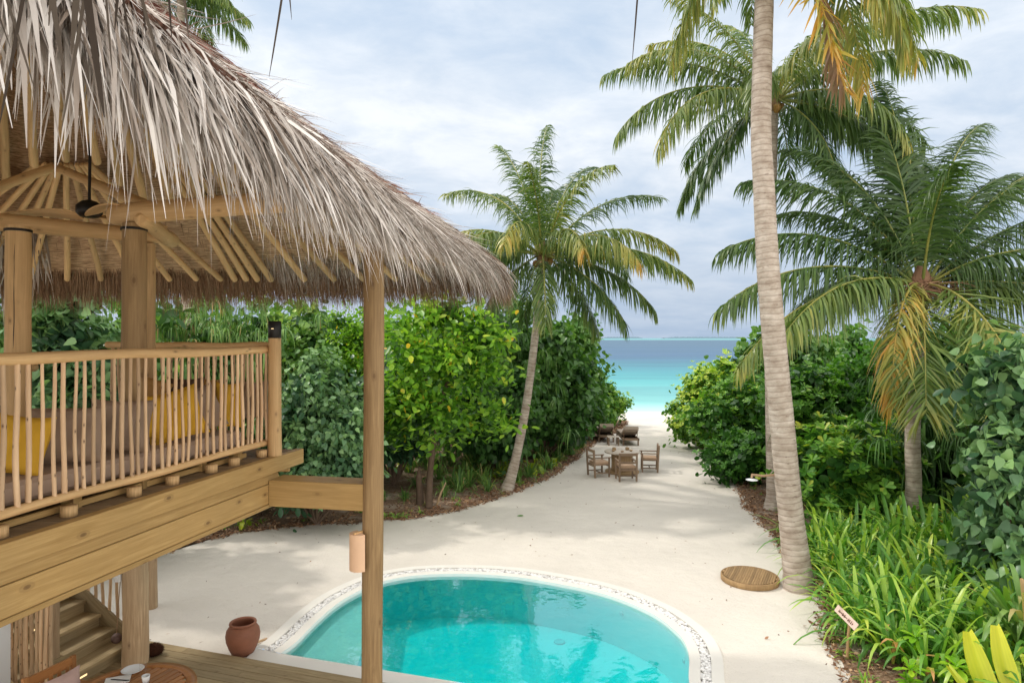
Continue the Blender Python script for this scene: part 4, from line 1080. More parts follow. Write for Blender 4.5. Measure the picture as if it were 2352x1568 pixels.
# terracotta pot
pp = gp(558, 1500); pot = thing('terracotta_pot', pp, 'round terracotta jar with an open rim standing on the sand by the pool corner', 'pot')
mb = MB(); mb.lathe([(0, 0), (.13, 0), (.145, .01), (.19, .10), (.225, .20), (.234, .275), (.222, .345), (.185, .40), (.165, .42)], pp, 40); put(mb, 'body', M['terracotta'], pot)
mb = MB(); mb.lathe([(.160, .415), (.178, .425), (.187, .440), (.182, .456), (.165, .460), (.152, .450), (.148, .43), (.17, .39), (.20, .30), (.20, .22), (.12, .08), (0, .06)], pp, 40); put(mb, 'rim', M['terracotta'], pot)
cb = MB(); q0 = Vector((-3.95, 9.22, .03)); cb.tube([q0, q0 + Vector((.16, .35, .0)), q0 + Vector((.30, .5, 0))], [.02, .02, .018], 8); tag(cb.build('bamboo_stick', M['stick']), 'short pale stick on the sand left of the terracotta jar', 'stick')

# teak table with tableware
tc_ = Vector((-3.95, 6.76, TZ)); tb = thing('round_teak_table', tc_, 'round slatted teak table at the lower left corner of the picture', 'table')
R0 = .62; zt = .74
mb = MB(); mb.lathe([(R0 - .10, zt - .03), (R0, zt - .03), (R0 + .004, zt - .015), (R0, zt), (R0 - .10, zt), (R0 - .10, zt - .03)], tc_, 56, tint=.4); put(mb, 'table_rim', M['teak'], tb)
for k in range(-6, 7):
    x = k * .079; h = math.sqrt(max(.0, (R0 - .103) ** 2 - (abs(x) + .036) ** 2))
    if h > .05:
        mb = MB(); d_ = Vector((.35, .94, 0)).normalized(); s_ = Vector((d_.y, -d_.x, 0)); mb.beam(tc_ + s_ * x - d_ * h + Vector((0, 0, zt - .014)), tc_ + s_ * x + d_ * h + Vector((0, 0, zt - .014)), .070, .022, up=(0, 0, 1)); put(mb, 'slat', M['teak'], tb)
for a in (45, 135, 225, 315):
    a = math.radians(a); p = tc_ + Vector((math.cos(a), math.sin(a), 0)) * .42; mb = MB(); mb.box(p + Vector((0, 0, .355)), .055, .055, .71); put(mb, 'leg', M['teak'], tb)
def on_table(px, py): return gp(px, py, TZ + zt + .001)
p = on_table(305, 1541); o = MB(); o.lathe([(0, .004), (.06, .004), (.085, .012), (.112, .026), (.115, .028), (.110, .030), (.082, .017), (.05, .010), (0, .010)], p, 40)
tag(put_top(o, 'plate', M['ceramic'], p), 'white side plate on the teak table', 'plate') if False else None
def top_mesh(mb, name, mat, loc, label, cat, group=None):
    ob = mb.build(name, mat, None, origin=loc); return tag(ob, label, cat, group)
top_mesh(o, 'plate', M['ceramic'], p, 'white oval-looking plate on the round teak table', 'plate')
p = on_table(335, 1566); o = MB(); o.lathe([(0, 0), (.028, 0), (.036, .03), (.041, .075), (.038, .075), (.033, .03), (.0, .008)], p, 28); top_mesh(o, 'cup', M['ceramic'], p, 'white ceramic cup on the teak table beside the plate', 'cup')
p = on_table(322, 1555) + Vector((.0, .05, 0)); o = MB(); o.lathe([(0, .002), (.03, .002), (.034, .06), (.036, .13), (.0345, .13), (.032, .06), (0, .006)], p, 28); top_mesh(o, 'drinking_glass', M['glass'], p, 'clear drinking glass on the teak table by the plate', 'glass')
p = on_table(270, 1562); o = MB(); o.box(p + Vector((0, 0, .005)), .24, .17, .008, rz=.4, bev=.001); top_mesh(o, 'folded_napkin', M['paper'], p, 'white folded napkin on the teak table', 'napkin')
for k in range(2):
    q = p + Vector((.02 + .025 * k, -.02, .014)); o = MB(); o.beam(q + Vector((-.09, .02, 0)), q + Vector((.09, -.0, 0)), .012, .004, up=(0, 0, 1), bev=.001)
    tag(o.build('knife' if k else 'fork', M['black'], None, origin=q), 'dark cutlery piece lying on the white napkin, the one nearer the ' + ('cup' if k else 'plate'), 'cutlery')

# teak armchair
ac = thing('teak_armchair', Vector((-4.65, 6.75, TZ)), 'teak armchair with a pink cushion in front of the stairs', 'chair')
c0 = Vector((-4.95, 6.66, 0)); c1_ = Vector((-4.78, 7.14, 0)); dirr = (c1_ - c0).normalized(); fw = Vector((dirr.y, -dirr.x, 0))
def ch(a, f, z): return c0 + dirr * a + fw * f + Vector((0, 0, TZ + z))
for a in (0, .51):
    mb = MB(); mb.beam(ch(a, .02, 0), ch(a, -.03, .93), .05, .04, up=fw); put(mb, 'leg', M['teak'], ac)
    mb = MB(); mb.beam(ch(a, .50, 0), ch(a, .50, .64), .05, .045, up=fw); put(mb, 'leg', M['teak'], ac)
    mb = MB(); mb.beam(ch(a, -.02, .655), ch(a, .56, .655), .065, .025, up=(0, 0, 1)); put(mb, 'armrest', M['teak'], ac)
mb = MB(); mb.beam(ch(-.02, -.03, .87), ch(.53, -.03, .87), .03, .10, up=(0, 0, 1)); put(mb, 'top_rail', M['teak'], ac)
mb = MB(); mb.beam(ch(0, -.01, .52), ch(.51, -.01, .52), .03, .05, up=(0, 0, 1)); put(mb, 'back_rail', M['teak'], ac)
for k in range(5): mb = MB(); mb.beam(ch(.08 + k * .09, -.0, .53), ch(.08 + k * .09, -.02, .85), .04, .015, up=fw); put(mb, 'back_slat', M['teak'], ac)
mb = MB(); mb.beam(ch(.255, -.0, .42), ch(.255, .52, .42), .50, .03, up=(0, 0, 1)); put(mb, 'seat', M['teak'], ac)
cc_ = ch(.28, .12, .66); cushion('cushion', cc_, .44, .40, .13, math.atan2(dirr.y, dirr.x), 0, 'pink', 'pale pink cushion leaning in the teak armchair', -.15, 'cushion', None)

# ------------------------------------------------------------------ round timber lid
lc = gp(1722, 1333); lid = thing('timber_cover', lc, 'low round slatted timber cover on the sand beside the tall palm', 'cover')
mb = MB(); mb.lathe([(0, .0), (.50, 0), (.515, .008), (.515, .098), (.505, .106), (.49, .106), (.49, .09), (0, .09)], lc, 64, tint=.8); put(mb, 'rim', M['lid_wood'], lid)
ang = math.radians(62); d_ = Vector((math.cos(ang), math.sin(ang), 0)); s_ = Vector((-d_.y, d_.x, 0))
for k in range(-12, 12):
    x = (k + .5) * .0405; h = math.sqrt(max(0, .487 ** 2 - (abs(x) + .019) ** 2)); mb = MB(); mb.beam(lc + s_ * x - d_ * h + Vector((0, 0, .104)), lc + s_ * x + d_ * h + Vector((0, 0, .104)), .036, .018, up=(0, 0, 1)); put(mb, 'slat', M['lid_wood'], lid)

# ------------------------------------------------------------------ sign on a stake
sg = thing('garden_sign', Vector((4.70, 9.16, 0)), 'small pink board with handwriting on a stick at the edge of the right bed', 'sign')
mb = MB(); mb.tube([Vector((4.70, 9.16, -.05)), Vector((4.72, 9.17, .3)), Vector((4.745, 9.17, .60))], [.021, .019, .018], 10); put(mb, 'stake', M['post'], sg)
ba = Vector((4.70, 9.46, .60)); bb = Vector((4.71, 8.93, .545)); mb = MB(); nrm_ = Vector((-.82, -.12, .50)).normalized(); tdir = (bb - ba).normalized(); upb = nrm_.cross(tdir).normalized() * -1
if upb.z < 0: upb = -upb
mb.beam(ba, bb, .012, .105, up=upb, bev=.002); put(mb, 'board', M['pink_sign'], sg)
# the handwriting is too small to read in the photograph: a cursive line of the same length and weight
nz = tdir.cross(upb)
if nz.x > 0: nz = -nz
mid = (ba + bb) / 2 + nz * .0080; mb = MB(); rw = random.Random(21); x = -.185; pts = []
while x < .185:
    hgt_ = rw.choice([.009, .010, .012, .024, .011, .009]) if pts else .024; w_ = rw.uniform(.010, .016)
    for k in range(5):
        a_ = 2 * PI * k / 5; pts.append(mid + tdir * (x + w_ * k / 5 + .004 * math.sin(a_)) + upb * (hgt_ * math.sin(a_ - .6) - .002))
    x += w_
    if rw.random() < .16 and len(pts) > 6: mb.tube(pts, [.0022] * len(pts), 4, tint=.3); pts = []; x += .014
if len(pts) > 2: mb.tube(pts, [.0022] * len(pts), 4, tint=.3)
put(mb, 'handwriting', M['ink'], sg)

# ------------------------------------------------------------------ dining set on the path
def armchair(x, y, rz, label):
    t = thing('driftwood_chair', Vector((x, y, 0)), label, 'chair', 'driftwood armchairs around the cable drum table', rz)
    def P(mb, n, m='grey_wood'): o = mb.build(n, M[m], t); return o
    w_, dd = .27, .25      # the chair faces +Y
    for sx in (-1, 1):
        mb = MB(); mb.beam((sx * w_, -dd, 0), (sx * w_, -dd - .05, .90), .055, .055, up=(0, 1, 0)); P(mb, 'leg')
        mb = MB(); mb.beam((sx * w_, dd, 0), (sx * w_, dd, .62), .05, .05, up=(0, 1, 0)); P(mb, 'leg')
        mb = MB(); mb.beam((sx * w_, -dd - .05, .63), (sx * w_, dd + .07, .63), .06, .03, up=(0, 0, 1)); P(mb, 'armrest')
        mb = MB(); mb.beam((sx * w_, -dd, .14), (sx * w_, dd, .14), .035, .035); P(mb, 'stretcher')
    for z, h in ((.85, .09), (.60, .06)):
        mb = MB(); mb.beam((-w_, -dd - .045, z), (w_, -dd - .045, z), .03, h, up=(0, 0, 1)); P(mb, 'back_slat')
    mb = MB(); mb.beam((-w_, -dd, .36), (w_, -dd, .36), .03, .05, up=(0, 0, 1)); P(mb, 'seat_rail')
    mb = MB(); mb.beam((-w_, dd, .36), (w_, dd, .36), .03, .05, up=(0, 0, 1)); P(mb, 'seat_rail')
    mb = MB(); mb.beam((-w_, dd * .0, .13), (w_, 0, .13), .035, .035); P(mb, 'stretcher')
    mb = MB(); mb.beam((0, -dd, .40), (0, dd, .40), .54, .03, up=(0, 0, 1)); P(mb, 'seat')
    mb = MB(); mb.beam((0, -dd + .03, .455), (0, dd + .02, .455), .50, .08, up=(0, 0, 1), bev=.03); P(mb, 'seat_pad', 'tan2')
    return t
M['tan2'] = plain('seat_cloth', (.46, .32, .22), .9, .2, .1, 14, .3)
tx, ty = 3.70, 21.95
armchair(2.83, 21.35, math.radians(-72), 'driftwood chair left of the cable drum table')
armchair(3.62, 20.72, math.radians(4), 'driftwood chair with its back to the pool, in front of the cable drum table')
armchair(4.66, 22.15, math.radians(82), 'driftwood chair right of the cable drum table')
dt = thing('cable_drum_table', Vector((tx, ty, 0)), 'round cable drum table with pale top and timber core on the sand path', 'table')
mb = MB(); mb.lathe([(0, .66), (.575, .66), (.59, .67), (.59, .70), (.58, .71), (0, .71)], (0, 0, 0), 48, tint=.8); mb.build('table_top', M['spool_top'], dt)
mb = MB(); mb.lathe([(0, 0), (.56, 0), (.565, .02), (.565, .05), (.55, .06), (0, .06)], (0, 0, 0), 48, tint=.4); mb.build('base_disc', M['spool'], dt)
for k in range(22):
    a = 2 * PI * k / 22; mb = MB(); p = Vector((math.cos(a), math.sin(a), 0)) * .34; mb.beam(p + Vector((0, 0, .06)), p + Vector((0, 0, .66)), .092, .03, up=p); mb.build('stave', M['spool'], dt)
for k, (a, r, cc, lb) in enumerate(((150, .28, 'spool', 'square wooden tea light box on the drum table, the far left one'), (40, .27, 'spool', 'square wooden tea light box on the drum table, the far right one'), (200, .33, 'spool', 'small wooden bowl on the drum table, nearest the left chair'), (262, .25, 'tan2', 'small round bowl on the drum table nearest the front chair'), (345, .3, 'spool', 'small wooden bowl on the drum table nearest the right chair'))):
    a = math.radians(a); p = Vector((tx + r * math.cos(a), ty + r * math.sin(a), .711)); mb = MB()
    if k < 2:
        mb.box(p + Vector((0, 0, .04)), .10, .10, .08, rz=.2); mb.box(p + Vector((0, 0, .085)), .06, .06, .02, rz=.2, tint=.1)
    else: mb.lathe([(0, 0), (.03, 0), (.055, .03), (.06, .045), (.05, .042), (.03, .02), (0, .012)], p, 16)
    top_mesh(mb, 'tealight_box' if k < 2 else 'bowl', M[cc], p, lb, 'box' if k < 2 else 'bowl')

def lounger(x, y, label):
    t = thing('sun_lounger', Vector((x, y, 0)), label, 'sun lounger', 'sun loungers facing the sea')   # foot towards +Y
    B = lambda mb, n, m='grey_wood': mb.build(n, M[m], t)
    for sx in (-.31, .31):
        mb = MB(); mb.beam((sx, -.95, .27), (sx, .98, .27), .05, .09, up=(0, 0, 1)); B(mb, 'side_rail')
        for yy in (-.82, .85): mb = MB(); mb.beam((sx, yy, 0), (sx, yy, .25), .06, .06); B(mb, 'leg')
        mb = MB(); mb.beam((sx * .9, -.22, .33), (sx * .9, -.86, .62), .035, .06, up=(0, 0, 1)); B(mb, 'back_frame')
        mb = MB(); mb.beam((sx * .9, -.70, .27), (sx * .9, -.80, .58), .03, .03); B(mb, 'prop')
    for yy in (-.93, .96): mb = MB(); mb.beam((-.31, yy, .27), (.31, yy, .27), .04, .09, up=(0, 0, 1)); B(mb, 'end_rail')
    mb = MB(); mb.beam((0, -.90, .235), (0, .95, .235), .56, .02, up=(0, 0, 1)); B(mb, 'slat_bed')
    mb = MB(); mb.beam((0, -.22, .38), (0, 1.0, .38), .62, .11, up=(0, 0, 1), bev=.045); mb.beam((0, -.24, .39), (0, -.90, .69), .62, .12, up=(0, .3, 1), bev=.045); mb.beam((0, -.72, .68), (0, -.97, .75), .60, .13, up=(0, .3, 1), bev=.05)
    B(mb, 'mattress', 'lounger_cloth'); return t
l1 = lounger(4.08, 29.1, 'left sun lounger with taupe mattress, touching the shrubs at the end of the path')
l2 = lounger(4.98, 28.2, 'right sun lounger with taupe mattress, nearer the middle of the path')
ot = thing('side_table', Vector((4.25, 27.5, 0)), 'small weathered side table standing between the two sun loungers', 'side table')
for sx in (-.2, .2):
    for sy in (-.2, .2): mb = MB(); mb.box((sx, sy, .17), .05, .05, .34); mb.build('leg', M['grey_wood'], ot)
for k in range(5): mb = MB(); mb.box((-.19 + k * .095, 0, .35), .085, .48, .025, tint=.9); mb.build('slat', M['spool_top'], ot)

# outdoor shower on the tall palm
sh = thing('outdoor_shower', Vector((5.02, 11.62, 0)), 'rope-wrapped outdoor shower pipe leaning on the tall palm, with a chrome head', 'shower')
tp = pt(1779, 1090, 11.7); mb = MB(); pts = [Vector((5.02, 11.62, 0)).lerp(tp, k / 8) + Vector((.01 * math.sin(k), 0, 0)) for k in range(9)]; mb.tube(pts, [.022] * 9, 9); put(mb, 'riser_pipe', M['rope'], sh)
e = pt(1727, 1090, 11.5); mb = MB(); mb.tube([tp + Vector((0, 0, .0)), tp.lerp(e, .5) + Vector((0, 0, -.02)), e, e - Vector((0, 0, .05))], [.022] * 4, 9); put(mb, 'arm', M['rope'], sh)
mb = MB(); mb.lathe([(0, .02), (.03, .015), (.10, .0), (.105, -.008), (.10, -.012), (0, -.012)], e - Vector((0, 0, .08)), 24); put(mb, 'shower_head', M['steel'], sh)

# ================================================================== VEGETATION
def frond(az, el, L, droop, ll=.85, nl=62, hang=.9, tint=.25, tip=.12, side=0.0, both=(1, 1), w=.042, ragged=.25, tint2=None, pw=1.25, wind=(0, 0, 0), base_r=.03, coltip=0.0):
    """one feather frond starting at the origin"""
    lf = Leafs(); az = math.radians(az); el = math.radians(el); droop = math.radians(droop)
    K = 22; h = np.array([math.cos(az), math.sin(az), 0]); sd = np.array([math.sin(az), -math.cos(az), 0]); z = np.array([0, 0, 1.])
    P = [np.zeros(3)]; T = []
    for k in range(K):
        s_ = (k + .5) / K; th = el - droop * s_ ** pw; a = h * math.cos(th) + z * math.sin(th) + sd * side * s_ ** 1.5; a /= np.linalg.norm(a); T.append(a); P.append(P[-1] + a * L / K)
    T.append(T[-1]); P = np.array(P); T = np.array(T)
    mb = MB(); mb.tube([Vector(p) for p in P[:-1]], [base_r * (1 - .85 * (k / K)) + .003 for k in range(K)], 6, tint=.5 + tint * .3, cap=False); lf.addmb(mb)
    for sg, on in ((1, both[0]), (-1, both[1])):
        if not on: continue
        n = int(nl * 1.65 * on); tt = tint if (sg > 0 or tint2 is None) else tint2; s_ = np.linspace(.13, .995, n) + rng.normal(0, .004, n); s_ = np.clip(s_, .1, .999)
        fi = s_ * K; i = np.minimum(fi.astype(int), K - 1); t = (fi - i)[:, None]
        B = P[i] * (1 - t) + P[i + 1] * t; Tn = T[i]; S = np.cross(Tn, z); S /= np.linalg.norm(S, axis=1, keepdims=True) + 1e-9; S = S * sg; Nn = np.cross(S, Tn) * sg
        prof_l = np.sin(np.clip((s_ - .05) / .95, 0, 1) ** .75 * PI * .93) ** .55 * (1 - .35 * s_) + .12
        fwd = .45 + .75 * s_[:, None]
        d = S + Tn * fwd + Nn * rng.normal(-.05, .16, (n, 1)) + rng.normal(0, ragged, (n, 3)) + np.array(wind)
        Ln = ll * 1.12 * prof_l * U(.8, 1.12, n)
        wid = Tn + Nn * .4 + rng.normal(0, .25, (n, 3))
        lf.strips(B, d, wid, Ln, w * U(.8, 1.15, n), [(0, .5), (.2, 1), (.45, .95), (.7, .65), (1, .04)], np.clip(hang * 1.35 * U(.5, 1.5, n), 0, 9), np.clip(tt + rng.normal(0, .06, n) + tip * s_ ** 3, 0, 1), coltip + .05)
    return lf
def trunk_mesh(path, rad, rings=.085, n=18, bulge=.003):
    pts = catmull([Vector(p) for p in path], 8); out = []; rr = []; L = 0
    tot = sum((pts[i + 1] - pts[i]).length for i in range(len(pts) - 1)); m_ = max(20, int(tot / rings * 2)); 
    # resample
    cum = [0]
    for i in range(len(pts) - 1): cum.append(cum[-1] + (pts[i + 1] - pts[i]).length)
    j = 0
    for k in range(m_ + 1):
        s_ = tot * k / m_
        while j < len(cum) - 2 and cum[j + 1] < s_: j += 1
        t = (s_ - cum[j]) / max(1e-6, cum[j + 1] - cum[j]); p = pts[j].lerp(pts[j + 1], t); u = k / m_
        r = np.interp(u, [a for a, b in rad], [b for a, b in rad]) * (1 + (bulge if k % 2 else -bulge) * random.uniform(.2, 1.4)); out.append(p); rr.append(float(r))
    mb = MB(); mb.tube(out, rr, n, tint=.5, wob=.012); return mb
def palm(label, path, rad, fronds, nuts=4, crown=None, fib=.22):
    base = Vector(path[0]); top = Vector(path[-1])
    t = thing('palm_tree', Vector((base.x, base.y, 0)), label, 'palm tree')
    o = trunk_mesh(path, rad); put(o, 'trunk', M['palm_bark'], t)
    # crown shaft fibre
    lf = Leafs(); n = 260; dn = unit(n); dn[:, 2] = np.abs(dn[:, 2]) * .9 - .1; B = np.array(top[:]) + dn * [fib * .5, fib * .5, fib * .6]
    lf.strips(B, dn + [0, 0, .5], unit(n), U(.15, .42, n), .018, THIN, .5, U(0, 1, n)); mb = MB(); mb.lathe([(fib * .55, -.35), (fib * .75, -.1), (fib * .7, .2), (fib * .2, .5)], top, 14); lf.addmb(mb)
    o = lf.build('crown_fibre', M['fibre'], t); o.data.transform(Matrix.Translation(-Vector(t.location)))
    for kw in fronds:
        kw = dict(kw); off = kw.pop('off', .12); az = math.radians(kw['az']); b = top + Vector((math.cos(az) * off, math.sin(az) * off, kw.pop('dz', .05)))
        lf = frond(**kw); o = lf.build('frond', M['frond'], t); o.location = b - Vector(t.location)
    for k in range(nuts):
        a = k * 2.1 + .4; p = top + Vector((math.cos(a) * .24, math.sin(a) * .24 - .05, -.12 - .07 * (k % 3))); mb = MB(); r = random.uniform(.085, .11)
        mb.lathe([(0.001, -r * 1.2), (r * .6, -r), (r, 0), (r * .75, r * .8), (0.001, r * 1.15)], p, 14); put(mb, 'coconut', M['coco'], t)
    return t
def fan_(n, az0, az1, el, L, droop, **k):
    out = []
    for i in range(n):
        a = az0 + (az1 - az0) * (i + .5) / n + random.uniform(-8, 8)
        out.append(dict(az=a, el=el + random.uniform(-8, 8), L=L * random.uniform(.88, 1.1), droop=droop * random.uniform(.85, 1.15), **k))
    return out

# palm A, in the middle, beside the path on the left
A_b = gp(1166, 1126)
pathA = [A_b + Vector((-.05, 0, -.1)), pt(1183, 1060, 19.5), pt(1207, 940, 19.4), pt(1226, 800, 19.3), pt(1238, 680, 19.2), pt(1246, 590, 19.2)]
frA = [dict(az=115, el=70, L=5.3, droop=40, tint=.2, hang=.5), dict(az=80, el=60, L=5.2, droop=60, tint=.14, hang=.5), dict(az=150, el=68, L=4.4, droop=80, tint=.3, hang=.8, tip=.2), dict(az=105, el=84, L=5.3, droop=42, ll=1.0, tint=.18, hang=.7, side=.45, ragged=.28), dict(az=60, el=66, L=5.5, droop=55, ll=.8, tint=.12, hang=.4), dict(az=25, el=52, L=4.9, droop=58, ll=.85, tint=.16, hang=.5),
       dict(az=120, el=62, L=4.1, droop=55, ll=.8, tint=.3, hang=.6), dict(az=-60, el=64, L=4.0, droop=75, ll=.8, tint=.42, hang=.8),
       dict(az=172, el=42, L=3.6, droop=85, ll=.8, tint=.40, hang=1.4, tip=.45), dict(az=186, el=22, L=3.9, droop=52, tint=.22, hang=1.0), dict(az=200, el=8, L=3.6, droop=55, tint=.3, hang=1.2),
       dict(az=-5, el=36, L=4.1, droop=80, tint=.35, tip=.25, hang=1.1), dict(az=8, el=18, L=4.2, droop=55, tint=.25, hang=1.0), dict(az=-20, el=14, L=4.4, droop=58, tint=.40, tip=.1, hang=1.2),
       dict(az=-8, el=-6, L=3.7, droop=50, tint=.3, hang=1.0), dict(az=-30, el=-22, L=3.3, droop=42, tint=.2, hang=.8), dict(az=205, el=-28, L=2.7, droop=45, tint=.22, hang=.9),
       dict(az=-70, el=40, L=3.1, droop=105, tint=.36, tip=.35, hang=1.3), dict(az=-110, el=42, L=3.5, droop=100, tint=.40, tip=.25, hang=1.2), dict(az=-45, el=28, L=3.7, droop=85, tint=.38, tip=.3, hang=1.2),
       dict(az=-135, el=30, L=3.6, droop=80, tint=.36, hang=1.2), dict(az=40, el=25, L=4.0, droop=70, tint=.2, hang=.9), dict(az=80, el=35, L=4.0, droop=80, tint=.15, hang=.8), dict(az=140, el=20, L=3.9, droop=60, tint=.18, hang=1),
       dict(az=-90, el=-30, L=2.7, droop=50, tint=.32, hang=1), dict(az=100, el=-10, L=3.5, droop=55, tint=.15, hang=1), dict(az=20, el=-38, L=2.8, droop=35, tint=.28, hang=.6), dict(az=-100, el=60, L=3.7, droop=60, tint=.3, hang=.7)]
palm('coconut palm with a slender curved trunk on the left side of the path', pathA, [(0, .22), (.06, .165), (.15, .135), (.5, .115), (1, .10)], frA, nuts=5)

# palm B, the tall trunk on the right, crown above the picture
pathB = [gp(1838, 1352) + Vector((0, 0, -.1)), pt(1822, 1230, 11.7), pt(1808, 1100, 11.65), pt(1794, 950, 11.6), pt(1778, 780, 11.55), pt(1763, 600, 11.5), pt(1754, 420, 11.5), pt(1748, 300, 11.5), pt(1752, 100, 11.5), pt(1757, -60, 11.5), pt(1764, -330, 11.5)]
frB = [dict(az=25, el=-38, L=4.6, droop=45, ll=.95, tint=.34, tip=.4, hang=1.1), dict(az=150, el=-55, L=3.6, droop=20, ll=.9, tint=.42, hang=1.0), dict(az=-35, el=-50, L=3.6, droop=30, ll=.9, tint=.5, hang=.9),
       dict(az=-75, el=-68, L=4.8, droop=18, side=-.25, ll=.95, tint=.64, tip=.14, hang=.12, w=.05, nl=75, tint2=.88),
       dict(az=-8, el=-42, L=4.3, droop=40, ll=.9, tint=.52, tip=.1, hang=1.0), dict(az=195, el=-62, L=3.0, droop=20, ll=.6, tint=.42, hang=.8), dict(az=8, el=-30, L=4.6, droop=48, tint=.36, tip=.3, hang=1.0),
       dict(az=20, el=-12, L=4.2, droop=55, tint=.42, hang=1.2)] + fan_(7, 30, 150, 25, 4.2, 70, tint=.25, hang=1) + fan_(7, 180, 330, 35, 4.0, 75, tint=.3, hang=1) + fan_(4, 0, 360, 65, 3.5, 40, tint=.15, hang=.5)
palm('tall coconut palm with a thick ringed trunk right of the path', pathB, [(0, .30), (.03, .25), (.1, .215), (.35, .20), (.65, .17), (1, .15)], frB, nuts=3)

# palm C, behind B, big crown at the top right
pathC = [gp(1778, 1168) + Vector((0, 0, -.1)), pt(1778, 1100, 17.3), pt(1772, 900, 17.3), pt(1768, 650, 17.2), pt(1772, 400, 17.2), pt(1776, 235, 17.2)]
frC = [dict(az=-35, el=48, L=4.8, droop=75, ll=1.1, tint=.34, tip=.2, hang=1.2), dict(az=-8, el=55, L=5.0, droop=70, ll=1.1, tint=.28, hang=1.2), dict(az=12, el=2, L=4.8, droop=58, ll=1.1, tint=.25, tip=.15, hang=1.2), dict(az=-30, el=-18, L=4.4, droop=45, ll=1.1, tint=.22, hang=1.1), dict(az=182, el=52, L=4.2, droop=85, ll=1.1, tint=.4, hang=1.3), dict(az=35, el=25, L=4.8, droop=60, ll=1.1, tint=.22, hang=1.1), dict(az=-90, el=40, L=3.8, droop=100, ll=1.0, tint=.45, tip=.3, hang=1.3),
       dict(az=176, el=38, L=4.6, droop=62, ll=.95, tint=.30, hang=1.3), dict(az=186, el=20, L=4.6, droop=78, ll=1.0, tint=.30, hang=1.3), dict(az=205, el=12, L=4.4, droop=85, ll=1.05, tint=.40, tip=.1, hang=1.3),
       dict(az=-12, el=-5, L=4.6, droop=70, ll=1.0, tint=.25, tip=.3, hang=1.2), dict(az=5, el=18, L=4.6, droop=72, ll=1.0, tint=.18, tip=.2, hang=1.1), dict(az=18, el=42, L=5.0, droop=55, ll=1.0, tint=.22, hang=1.2), dict(az=-25, el=35, L=4.4, droop=70, ll=1., tint=.3, hang=1.2),
       dict(az=175, el=-38, L=3.4, droop=40, tint=.15, hang=.8), dict(az=-60, el=-35, L=3.0, droop=45, tint=.15, hang=.9), dict(az=150, el=-25, L=3.6, droop=50, tint=.18, hang=.9), dict(az=150, el=65, L=4.2, droop=70, tint=.38, hang=1.1, tip=.2),
       dict(az=60, el=55, L=4.2, droop=60, tint=.2, hang=1.0), dict(az=-70, el=55, L=4.0, droop=95, tint=.40, hang=1.2), dict(az=100, el=72, L=4.2, droop=45, tint=.3, hang=.7), dict(az=30, el=-12, L=4.2, droop=55, tint=.18, hang=1), dict(az=60, el=5, L=4.2, droop=70, tint=.18, hang=1),
       dict(az=-45, el=5, L=4.0, droop=85, tint=.28, tip=.3, hang=1.1), dict(az=200, el=60, L=3.9, droop=55, tint=.42, hang=1.2), dict(az=110, el=20, L=4.2, droop=70, tint=.2, hang=1), dict(az=10, el=62, L=4.3, droop=60, tint=.35, tip=.25, hang=1.2), dict(az=-120, el=20, L=3.6, droop=90, tint=.35, hang=1.2)]
palm('coconut palm standing behind the tall trunk, crown filling the top right of the sky', pathC, [(0, .30), (.04, .2), (.3, .16), (1, .13)], frC, nuts=5)

